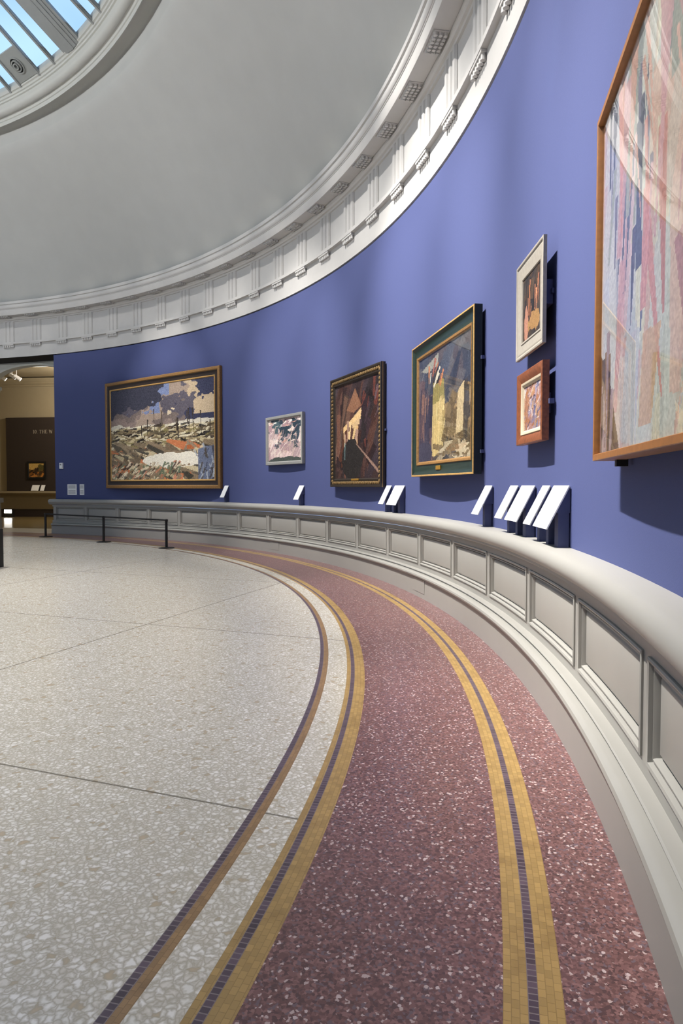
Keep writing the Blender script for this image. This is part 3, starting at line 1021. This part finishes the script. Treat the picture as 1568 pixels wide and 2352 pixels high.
def art_mat(rough):
    m_ = bpy.data.materials.new('oil_paint')
    m_.use_nodes = True
    nt = m_.node_tree
    b = nt.nodes['Principled BSDF']
    b.inputs['Roughness'].default_value = rough
    b.inputs['Specular IOR Level'].default_value = 0.3
    at = sub(nt, 'ShaderNodeVertexColor', layer_name='paint')
    tc = sub(nt, 'ShaderNodeTexCoord')
    nz = sub(nt, 'ShaderNodeTexNoise')
    nz.inputs['Scale'].default_value = 60
    nz.inputs['Detail'].default_value = 5
    nt.links.new(tc.outputs['Object'], nz.inputs['Vector'])
    rp = sub(nt, 'ShaderNodeValToRGB')
    rp.color_ramp.elements[0].position = 0.3
    rp.color_ramp.elements[0].color = (0.8, 0.8, 0.8, 1)
    rp.color_ramp.elements[1].position = 0.7
    rp.color_ramp.elements[1].color = (1.12, 1.12, 1.12, 1)
    nt.links.new(nz.outputs['Fac'], rp.inputs['Fac'])
    mx = sub(nt, 'ShaderNodeMix', data_type='RGBA', blend_type='MULTIPLY')
    mx.inputs['Factor'].default_value = 1
    nt.links.new(at.outputs['Color'], mx.inputs['A'])
    nt.links.new(rp.outputs['Color'], mx.inputs['B'])
    nt.links.new(mx.outputs['Result'], b.inputs['Base Color'])
    return m_


M['paint'] = art_mat(0.55)


def canvas(a, x0, x1, z0, z1, y, parent):
    """painted canvas board: a front of painted cells and a back board's edges"""
    ny, nx = a.shape[:2]
    xs = np.linspace(x0, x1, nx + 1) * S
    zs = np.linspace(z0, z1, ny + 1) * S
    X, Z = np.meshgrid(xs, zs)
    v = np.stack([X.ravel(), np.full(X.size, y * S), Z.ravel()], 1).tolist()
    i0 = (np.arange(ny)[:, None] * (nx + 1) + np.arange(nx)[None, :]).ravel()
    f = np.stack([i0, i0 + 1, i0 + nx + 2, i0 + nx + 1], 1).tolist()
    k = len(v)
    yb = (y + 0.012) * S
    v += [(x0 * S, yb, z0 * S), (x1 * S, yb, z0 * S), (x1 * S, yb, z1 * S), (x0 * S, yb, z1 * S)]
    c = [0, nx, (ny + 1) * (nx + 1) - 1, ny * (nx + 1)]
    f += [(k + 1, k, k + 3, k + 2)] + [(c[i], k + i, k + (i + 1) % 4, c[(i + 1) % 4]) for i in range(4)]
    me = bpy.data.meshes.new('canvas')
    me.from_pydata(v, [], f)
    ca = me.color_attributes.new('paint', 'FLOAT_COLOR', 'CORNER')
    cl = np.ones((len(f), 4, 4), dtype=np.float32) * 0.1
    cl[:nx * ny, :, :3] = srgb_to_lin(a.reshape(-1, 1, 3))
    cl[..., 3] = 1
    ca.data.foreach_set('color', cl.ravel())
    me.update()
    return obj('canvas', me, parent, M['paint'], 0)


def frame_ring(name, w, z0, z1, prof, m_, parent):
    """mitred moulding: prof = (inset from the outer edge, y), y negative towards the room"""
    mb = MB()
    n = len(prof)
    pts = []
    for ins, y in prof:
        x0, x1, a, b = -w / 2 + ins, w / 2 - ins, z0 + ins, z1 - ins
        pts += [(x0, y, a), (x1, y, a), (x1, y, b), (x0, y, b)]
    f = []
    for i in range(n - 1):
        for j in range(4):
            k = (j + 1) % 4
            f.append((i * 4 + j, i * 4 + k, (i + 1) * 4 + k, (i + 1) * 4 + j))
    mb.poly(pts, f)
    return mb.build(name, m_, parent, sharp=30)


def picture(name, th, w, z0, z1, gap, label, group='framed paintings on the blue wall'):
    r = math.sqrt(RW ** 2 - (w / 2) ** 2) - gap
    o = empty(name, (r * cos(th), r * sin(th), z0), th - pi / 2)
    tag(o, label, 'painting', group)
    return o


def pane(w, h, ins, y, parent):
    return MB().box(-w / 2 + ins, w / 2 - ins, y, y + 0.003, ins, h - ins).build('glass', M['glass'], parent, 0)


def hanger(parent, x, z, y0, y1):
    s_ = 1 if x > 0 else -1
    MB().box(min(x, x + s_ * 0.02), max(x, x + s_ * 0.02), y0, y1, z - 0.012, z + 0.012).build('hanging_clip', M['bracket'], parent)


wood = lambda nm, c, n_=0.15, ro=0.45: mat(nm, c, ro, noise=n_, nscale=45)
M['goldbrown'] = wood('worn_gold_frame', (140, 104, 58), 0.25)
M['darkbrown'] = wood('dark_brown_frame', (48, 38, 32))
M['giltline'] = wood('gilt_line', (190, 150, 88), 0.2)
M['greyframe'] = wood('pale_grey_frame', (142, 142, 139), 0.08)
M['blackframe'] = wood('black_brown_frame', (40, 32, 24), 0.2)
M['carved'] = wood('carved_gilt_ornament', (132, 106, 66), 0.3)
M['green'] = wood('dark_green_frame', (34, 50, 43), 0.3, 0.3)
M['greenblack'] = wood('black_green_frame_edge', (20, 28, 24), 0.2)
M['whiteframe'] = wood('chalky_white_frame', (156, 149, 138), 0.08, 0.6)
M['redwood'] = wood('reddish_brown_wood_frame', (128, 74, 44), 0.3)
M['orangewood'] = wood('orange_brown_wood_frame', (148, 98, 50), 0.12)

# big landscape by the doorway
W_, H_ = 3.388, 2.078
o = picture('framed_painting', -0.3145, W_, 0.946, 3.024, 0.006, 'wide landscape-toned painting in a brown and gold frame, largest picture, nearest the doorway')
frame_ring('frame', W_, 0, H_, [(0, 0), (0, -0.05), (0.01, -0.062), (0.03, -0.066), (0.05, -0.062), (0.062, -0.05)], M['goldbrown'], o)
frame_ring('inner_moulding', W_, 0, H_, [(0.062, -0.05), (0.085, -0.036), (0.12, -0.034), (0.138, -0.036)], M['darkbrown'], o)
frame_ring('slip', W_, 0, H_, [(0.138, -0.036), (0.142, -0.044), (0.155, -0.044), (0.166, -0.030)], M['giltline'], o)
canvas(art_field(), -W_ / 2 + 0.164, W_ / 2 - 0.164, 0.164, H_ - 0.164, -0.031, o)

# small pale grey framed picture
W_, H_ = 1.120, 0.723
o = picture('framed_painting', -0.6362, W_, 1.309, 2.032, 0.006, 'small pink and teal faceted painting in a thin pale grey frame')
frame_ring('frame', W_, 0, H_, [(0, 0), (0, -0.044), (0.004, -0.047), (0.036, -0.047), (0.040, -0.044), (0.052, -0.020)], M['greyframe'], o)
canvas(art_facets(), -W_ / 2 + 0.051, W_ / 2 - 0.051, 0.051, H_ - 0.051, -0.021, o)

# dark carved frame
W_, H_ = 1.514, 1.351
o = picture('framed_painting', -0.8312, W_, 0.982, 2.333, 0.012, 'dark brown painting in a black frame with carved gilt bead ornament')
frame_ring('frame', W_, 0, H_, [(0, 0), (0, -0.055), (0.008, -0.06), (0.022, -0.058), (0.03, -0.046), (0.075, -0.038), (0.08, -0.044), (0.09, -0.044), (0.105, -0.022)], M['blackframe'], o)
frame_ring('gilt_line', W_, 0, H_, [(-0.0015, -0.032), (-0.0015, -0.037)], M['giltline'], o)
mb = MB()
for (ax_, n_) in (('z', 26), ('x', 29)):
    for sd in (0, 1):
        for i in range(n_):
            t_ = (i + 0.5) / n_
            if ax_ == 'z':
                c = ((-W_ / 2 + 0.05) if sd == 0 else (W_ / 2 - 0.05), -0.043, 0.05 + t_ * (H_ - 0.1))
            else:
                c = (-W_ / 2 + 0.05 + t_ * (W_ - 0.1), -0.043, 0.05 if sd == 0 else H_ - 0.05)
            mb.rev([(0.004, -0.019), (0.014, -0.012), (0.018, 0), (0.014, 0.012), (0.004, 0.019)], c, 8)
mb.build('carved_ornament', M['carved'], o)
MB().tbox(-0.09, 0.13, -0.049, -0.036, 0.078, 0.100, 0.003).build('title_plate', M['brass'], o)
canvas(art_alley(), -W_ / 2 + 0.103, W_ / 2 - 0.103, 0.103, H_ - 0.103, -0.023, o)
hanger(o, W_ / 2, 0.62, -0.012, 0.004)

# deep green frame
W_, H_ = 1.660, 1.193
o = picture('framed_painting', -1.0538, W_, 1.082, 2.275, 0.022, 'large painting with pale standing shapes in a deep scooped green frame')
frame_ring('frame_edge', W_, 0, H_, [(0, 0), (0, -0.058)], M['greenblack'], o)
frame_ring('gilt_edge', W_, 0, H_, [(0, -0.058), (0.002, -0.063), (0.012, -0.064), (0.014, -0.060)], M['giltline'], o)
frame_ring('frame', W_, 0, H_, [(0.014, -0.060), (0.03, -0.050), (0.055, -0.040), (0.085, -0.036), (0.102, -0.038)], M['green'], o)
frame_ring('slip', W_, 0, H_, [(0.102, -0.038), (0.106, -0.044), (0.122, -0.040), (0.134, -0.026)], M['goldbrown'], o)
MB().tbox(-0.10, 0.02, -0.052, -0.040, 0.05, 0.085, 0.003).build('title_plate', M['brass'], o)
canvas(art_harbour(), -W_ / 2 + 0.132, W_ / 2 - 0.132, 0.132, H_ - 0.132, -0.025, o)
pane(W_, H_, 0.132, -0.034, o)
hanger(o, W_ / 2, 0.82, -0.012, 0.01)
hanger(o, W_ / 2, 0.16, -0.012, 0.01)

# upper small picture, white frame, held off the wall
W_, H_ = 0.547, 0.520
o = picture('framed_painting', -1.2332, W_, 1.699, 2.219, 0.045, 'small dark painting in a broad chalky white frame, hung above the brown wooden frame')
frame_ring('frame', W_, 0, H_, [(0.03, 0.0), (0, -0.004), (0, -0.022), (0.006, -0.024), (0.012, -0.022), (0.020, -0.016), (0.028, -0.018)], M['whiteframe'], o)
frame_ring('liner', W_, 0, H_, [(0.028, -0.018), (0.075, -0.010), (0.079, -0.014), (0.088, -0.012), (0.092, -0.004)], M['whiteframe'], o)
canvas(art_night(), -W_ / 2 + 0.091, W_ / 2 - 0.091, 0.091, H_ - 0.091, -0.006, o)
MB().box(-W_ / 2 + 0.05, W_ / 2 - 0.05, 0.0, 0.042, 0.2, 0.32).build('wall_bracket', M['bracket'], o)
hanger(o, W_ / 2 - 0.05, 0.26, 0.03, 0.042)

# lower small picture, wooden frame
W_, H_ = 0.516, 0.392
o = picture('framed_painting', -1.2344, W_, 1.224, 1.616, 0.030, 'small pink mottled painting in a reddish brown wooden frame, hung below the white frame')
frame_ring('frame', W_, 0, H_, [(0.0, 0.0), (0, -0.034), (0.004, -0.038), (0.018, -0.038), (0.052, -0.022)], M['redwood'], o)
frame_ring('liner', W_, 0, H_, [(0.052, -0.022), (0.055, -0.027), (0.066, -0.024), (0.078, -0.012)], M['linen'], o)
canvas(art_mottle(), -W_ / 2 + 0.077, W_ / 2 - 0.077, 0.077, H_ - 0.077, -0.013, o)
MB().box(-W_ / 2 + 0.06, W_ / 2 - 0.06, 0.0, 0.026, 0.14, 0.24).build('wall_bracket', M['bracket'], o)
hanger(o, W_ / 2, 0.19, -0.004, 0.02)

# big glazed picture beside the camera
W_, H_ = 1.35, 1.148
o = picture('framed_painting', -1.405, W_, 1.0844, 2.2326, 0.022, 'large glazed painting of pink and pale grey shards in an orange-brown wooden frame')
frame_ring('frame', W_, 0, H_, [(0.004, 0.012), (0.0, 0.010), (0, -0.068), (0.002, -0.070), (0.020, -0.070), (0.022, -0.067), (0.024, -0.045)], M['orangewood'], o)
canvas(art_shards(), -W_ / 2 + 0.023, W_ / 2 - 0.023, 0.023, H_ - 0.023, -0.050, o)
pane(W_, H_, 0.0225, -0.058, o)
MB().box(-W_ / 2 + 0.12, -W_ / 2 + 0.15, -0.02, 0.016, -0.022, 0.004).build('hanging_clip', M['black'], o)
MB().box(W_ / 2 - 0.15, W_ / 2 - 0.12, -0.02, 0.016, -0.022, 0.004).build('hanging_clip', M['black'], o)


# ------------------------------------------------------------------ slanted labels standing on the rail
def text_mat():
    m_ = bpy.data.materials.new('printed_label_card')
    m_.use_nodes = True
    nt = m_.node_tree
    b = nt.nodes['Principled BSDF']
    b.inputs['Roughness'].default_value = 0.6
    b.inputs['Base Color'].default_value = (*lin((246, 246, 246)), 1)
    return m_


M['ink'] = mat('grey_print', (222, 219, 224), 0.7)


def label_stand(th, w, posts, label, text=False):
    r0 = RW
    o = empty('label_stand', ((r0) * cos(th), (r0) * sin(th), 0.719), th - pi / 2)
    tag(o, label, 'label stand', 'white slanted label stands on the rail')
    yt, zt_, yb, zb_ = -0.012, 0.281, -0.112, 0.085      # top and bottom edge of the card
    d = np.array([yb - yt, zb_ - zt_])
    L = np.linalg.norm(d)
    d /= L
    nrm = np.array([d[1], -d[0]])
    if nrm[0] > 0:
        nrm = -nrm
    tk = 0.006
    a, b = np.array([yt, zt_]), np.array([yb, zb_])
    MB().prism([tuple(a), tuple(b), tuple(b - nrm * tk), tuple(a - nrm * tk)], -w / 2, w / 2).build('card', M['label'], o)
    if text:
        for cx in (-0.24, 0.24):
            for blk in ((0.10, 0.38), (0.55, 0.86)):
                k = blk[0]
                while k < blk[1]:
                    p0, p1 = a + d * L * k + nrm * 0.0006, a + d * L * (k + 0.022) + nrm * 0.0006
                    hw = w * (0.19 if (k * 100) % 3 > 0.4 else 0.13)
                    MB_ink.poly([(w * cx - hw, p0[0], p0[1]), (w * cx + hw, p0[0], p0[1]), (w * cx + hw, p1[0], p1[1]), (w * cx - hw, p1[0], p1[1])], [(0, 1, 2, 3)])
                    k += 0.048
        MB_ink.build('printed_text', M['ink'], o, 0)
    # wedge behind the card
    e1, e2 = a - nrm * tk, a - nrm * tk + d * L * 0.62
    MB().prism([(e1[0], e1[1] - 0.004), (e2[0], e2[1]), (-0.004, e2[1]), (-0.004, e1[1] - 0.006)], -w / 2 + 0.008, w / 2 - 0.008).build('wedge_bracket', M['bracket'], o)
    for px, pw in posts:
        MB().box(px - pw / 2, px + pw / 2, -0.055, -0.006, 0.0, e2[1] + 0.004).build('post', M['bracket'], o)
    return o


MB_ink = MB()


def th_of(u, v=1115.0, r=RW - 0.02):
    """angle on the round wall that a survey sighting meets"""
    X, U = (u - 784) / F_PX, -(v - 1176) / F_PX
    Y = cos(PITCH) + U * sin(PITCH)
    c, s = cos(YAW), sin(YAW)
    x, y = c * X + s * Y, -s * X + c * Y
    a, b, cc = x * x + y * y, -CAMD * y, CAMD * CAMD - r * r
    t_ = (-b + math.sqrt(b * b - a * cc)) / a
    return math.atan2(-CAMD + t_ * y, t_ * x)


stands = [(515, 524, 'N', 'narrow white label on a stand, below the right end of the brown and gold frame'),
          (686, 697, 'N', 'narrow white label on a stand, below the pale grey framed painting'),
          (886, 897, 'N', 'narrow white label on a stand, right of the carved black frame, beside a wider label'),
          (905, 927, 'W', 'wide white printed label on a stand, between the carved black frame and the green frame'),
          (1110, 1129, 'N', 'narrow white label standing alone below the right end of the green frame'),
          (1168, 1187, 'N', 'narrow white label, leftmost of the cluster of four below the two small paintings'),
          (1194, 1224, 'W', 'wide white label, second from left in the cluster of four below the small paintings'),
          (1242, 1259, 'N', 'narrow white label, third from left in the cluster of four, before the widest one'),
          (1267, 1302, 'W', 'wide white label with printed columns, rightmost and nearest of the label stands')]
for x0, x1, kind, lb in stands:
    t1, t0 = th_of(x0), th_of(x1)
    w = abs(t1 - t0) * RW
    w = min(max(w, 0.12), 0.165) if kind == 'N' else min(max(w, 0.25), 0.29)
    MB_ink = MB()
    posts = ((w / 2 - 0.05, 0.045),) if kind == 'N' else ((-w / 2 + 0.06, 0.045), (w / 2 - 0.045, 0.06))
    label_stand((t0 + t1) / 2, w, posts, lb, kind == 'W')

# two flat cards and a sensor on the blue wall beside the doorway
for u0, u1, z0, z1, nm, lb, cat in ((155, 176, 0.806, 1.029, 'wall_label', 'square white printed label flat on the blue wall beside the doorway', 'label'),
                                   (183, 193, 0.806, 1.029, 'wall_label', 'narrow white printed label flat on the wall, left of the big brown frame', 'label'),
                                   (138.5, 146, 1.350, 1.474, 'wall_sensor', 'small white sensor box high on the blue wall near the doorway', 'sensor')):
    t1, t0 = th_of(u0, r=RW - 0.005), th_of(u1, r=RW - 0.005)
    th, w = (t0 + t1) / 2, (t1 - t0) * RW
    o = empty(nm, (RW * cos(th), RW * sin(th), z0), th - pi / 2)
    tag(o, lb, cat, 'flat labels beside the doorway' if nm == 'wall_label' else None)
    h = z1 - z0
    if nm == 'wall_label':
        MB().box(-w / 2, w / 2, -0.008, 0.0005, 0, h).build('card', M['label'], o)
        mb = MB()
        for blk in ((0.10, 0.40), (0.55, 0.88)):
            k = blk[0]
            while k < blk[1]:
                mb.poly([(-w * 0.4, -0.0086, h * (1 - k)), (w * 0.38, -0.0086, h * (1 - k)), (w * 0.38, -0.0086, h * (1 - k - 0.03)), (-w * 0.4, -0.0086, h * (1 - k - 0.03))], [(0, 1, 2, 3)])
                k += 0.065
        mb.build('printed_text', mat('grey_print_dark', (150, 150, 156), 0.7), o, 0)
    else:
        MB().tbox(-w / 2, w / 2, -0.035, 0.0005, 0, h, 0.008).build('case', M['label'], o)
        MB().box(-w * 0.2, w * 0.2, -0.038, -0.034, h * 0.6, h * 0.8).build('sensor_window', M['plate'], o)

# ------------------------------------------------------------------ low barrier in front of the big landscape
posts = [((10.46, -0.99), 'black barrier post with a disc foot, farthest, by the doorway end of the wainscot'),
         ((9.85, -2.88), 'black barrier post with a disc foot, middle one of three'),
         ((9.23, -4.62), 'black barrier post with a disc foot, nearest of the three, right end of the cord')]
PH = 0.463
for i, ((x, y), lb) in enumerate(posts):
    o = empty('barrier_post', (x, y, 0))
    tag(o, lb, 'barrier post', 'low black barrier posts')
    MB().rev([(0.125, 0), (0.125, 0.006), (0.115, 0.010), (0.03, 0.014), (0.022, 0.02)], (0, 0, 0), 28).build('base', M['black'], o)
    MB().rev([(0.021, 0.015), (0.021, PH - 0.03)], (0, 0, 0), 14).build('pole', M['black'], o)
    MB().rev([(0.026, PH - 0.035), (0.027, PH - 0.004), (0.02, PH)], (0, 0, 0), 14).build('head', M['black'], o)
    if i:       # the cord drawn from this post to the one before it
        dx, dy = posts[i - 1][0][0] - x, posts[i - 1][0][1] - y
        k = 1 - 0.029 / math.hypot(dx, dy)
        MB().tube((0, 0, PH - 0.016), (dx * k, dy * k, PH - 0.016), 0.0135, 0.0135, 10).build('cord', M['black'], o)

# ------------------------------------------------------------------ bench end at the left edge
o = empty('bench', (6.33 - 0.60 * 0.42 - 0.016, -4.29 + 0.42 * 0.94 + 0.042, 0), math.atan2(-0.937, 0.349))
tag(o, 'low black gallery bench whose end shows at the left edge of the floor', 'bench')
bx = 0.447
MB().tbox(-1.2, bx, -0.18, 0.22, 0.41, 0.468, 0.0).build('seat', M['blackbench'], o)
for x0, x1 in ((bx - 0.07, bx), (-1.2, -1.13)):
    MB().box(x0, x1, -0.18, 0.22, 0.0, 0.412).build('leg', M['blackbench'], o)

# ------------------------------------------------------------------ what stands in the room beyond
o = empty('display_panel', fw(0.45, 0.0, 0.82), FRZ)
tag(o, 'dark brown display panel with pale lettering, seen through the doorway', 'panel')
MB().box(-1.09, 2.2, -0.10, -0.004, 0.002, 2.35).build('board', M['brownpanel'], o)
# lettering, cut from strokes with small serifs
LET = {'1': [(0.25, 0, 0.25, 1, .1)], '0': 'O', '.': [(0.1, 0, 0.1, 0.1, .1)],
       'T': [(0.35, 0, 0.35, 1, .12), (0.0, 0.97, 0.7, 0.97, .04), (0.03, 0.78, 0.03, 1, .03), (0.67, 0.78, 0.67, 1, .03)],
       'H': [(0.12, 0, 0.12, 1, .12), (0.62, 0, 0.62, 1, .12), (0.12, 0.5, 0.62, 0.5, .04)],
       'E': [(0.12, 0, 0.12, 1, .12), (0.1, 0.98, 0.55, 0.98, .04), (0.1, 0.5, 0.42, 0.5, .04), (0.1, 0.02, 0.58, 0.02, .04), (0.56, 0.02, 0.56, 0.24, .03), (0.54, 0.78, 0.54, 0.98, .03)],
       'W': [(0.05, 1, 0.3, 0, .12), (0.3, 0, 0.5, 0.9, .05), (0.5, 0.9, 0.72, 0, .12), (0.72, 0, 0.95, 1, .05)]}
WID = {'1': 0.5, '0': 0.68, '.': 0.4, ' ': 0.35, 'T': 0.85, 'H': 0.9, 'E': 0.8, 'W': 1.1}


def lettering(text, x, z, h, y, parent, m_):
    mb = MB()

    def seg(x0, z0, x1, z1, wd):
        dx, dz = x1 - x0, z1 - z0
        L = math.hypot(dx, dz)
        px, pz = -dz / L * wd / 2, dx / L * wd / 2
        q = [(x0 + px, z0 + pz), (x1 + px, z1 + pz), (x1 - px, z1 - pz), (x0 - px, z0 - pz)]
        pts = [(x + a * h, yy, z + b * h) for yy in (y, y - 0.004) for a, b in q]
        mb.poly(pts, [(0, 1, 2, 3), (4, 5, 6, 7), (0, 1, 5, 4), (1, 2, 6, 5), (2, 3, 7, 6), (3, 0, 4, 7)])
    for ch in text:
        mb = MB()
        st = LET.get(ch)
        if st == 'O':
            for i in range(16):
                q0, q1 = 2 * pi * i / 16, 2 * pi * (i + 1) / 16
                seg(0.3 + 0.24 * cos(q0), 0.5 + 0.46 * sin(q0), 0.3 + 0.24 * cos(q1), 0.5 + 0.46 * sin(q1), 0.05 + 0.06 * abs(cos(q0)))
        elif st:
            for s_ in st:
                seg(*s_)
                if s_[0] == s_[2] and s_[3] - s_[1] > 0.9:
                    seg(s_[0] - 0.11, 0.015, s_[0] + 0.11, 0.015, 0.03)
                    if ch != '1':
                        seg(s_[0] - 0.11, 0.985, s_[0] + 0.11, 0.985, 0.03)
            if ch == '1':
                seg(0.1, 0.85, 0.25, 0.98, 0.04)
        x += WID[ch] * h
        if mb.v:
            mb.build('letter', m_, parent, 0)


lettering('10. THE W', -0.17, 1.84, 0.115, -0.10, o, mat('pale_lettering', (176, 166, 150), 0.7))
o = empty('framed_painting', fw(0.40, 0.103, 1.21), FRZ)
tag(o, 'small golden-brown painting in a black frame on the dark panel beyond the doorway', 'painting')
frame_ring('frame', 0.63, 0, 0.56, [(0, 0), (0, -0.035), (0.05, -0.035), (0.06, -0.02)], M['blackbench'], o)
A = Art(44, 40, 71, (120, 84, 40))
A.mask(A.v > 0.5 + 0.15 * A.smooth(1.5, 2), (206, 170, 96))
A.shards(40, (0, 1, 0, 0.55), 0.3, 0.8, [(70, 50, 30), (160, 100, 44), (200, 130, 60), (50, 40, 28)], 0.4)
A.blob(0.8, 0.7, 0.2, 0.25, (92, 84, 44), 3)
A.blob(0.45, 0.4, 0.1, 0.22, (60, 44, 30), 3)
canvas(A.grain(8), -0.256, 0.256, 0.059, 0.501, -0.021, o)
for u, w, lb in ((0.37, 0.25, 'wide white label leaning on the ledge below the golden painting beyond the doorway'),
                 (0.62, 0.13, 'narrow white label leaning on the ledge, right of the wider one beyond the doorway')):
    o = empty('ledge_label', fw(u, 0.105, 0.82), FRZ)
    tag(o, lb, 'label', 'labels on the ledge beyond the doorway')
    MB().prism([(0.0, 0.19), (-0.10, 0.012), (-0.104, 0.016), (-0.004, 0.194)], -w / 2, w / 2).build('card', M['label'], o)
    MB().prism([(-0.002, 0.001), (-0.104, 0.001), (-0.104, 0.012), (-0.002, 0.18)], -w * 0.3, w * 0.3).build('foot', M['backing'], o)

o = empty('floor_lamp', fw(-0.36, 0.5, 0), FRZ)
tag(o, 'small glowing white floor light in a black housing beyond the doorway', 'lamp')
MB().box(-0.16, 0.16, 0.0, 0.10, 0.0, 0.27).build('housing', M['blackbench'], o)
MB().tbox(-0.125, 0.125, -0.012, 0.004, 0.13, 0.235, 0.01).build('lamp_face', M['lamp'], o)

for u, n, z, lb in ((0.18, 1.5, 4.22, 'white ceiling spotlight head beyond the arch, leftmost'), (0.54, 1.55, 4.25, 'white ceiling spotlight head beyond the arch, middle one'),
                    (0.72, 1.6, 4.19, 'white ceiling spotlight head beyond the arch, rightmost')):
    o = empty('track_spotlight', fw(u, n, z), FRZ)
    tag(o, lb, 'spotlight', 'ceiling spotlights beyond the arch')
    MB().tube((-0.07, -0.02, 0.06), (0.06, 0.10, -0.05), 0.05, 0.062, 16).build('lamp_head', M['label'], o)
    MB().tube((0, 0, 0.03), (0, 0, 4.44 - z), 0.012, 0.012, 8).build('stem', M['label'], o)
    MB().tube((0.06, 0.10, -0.05), (0.063, 0.103, -0.053), 0.055, 0.055, 16).build('lens', M['lamp'], o)
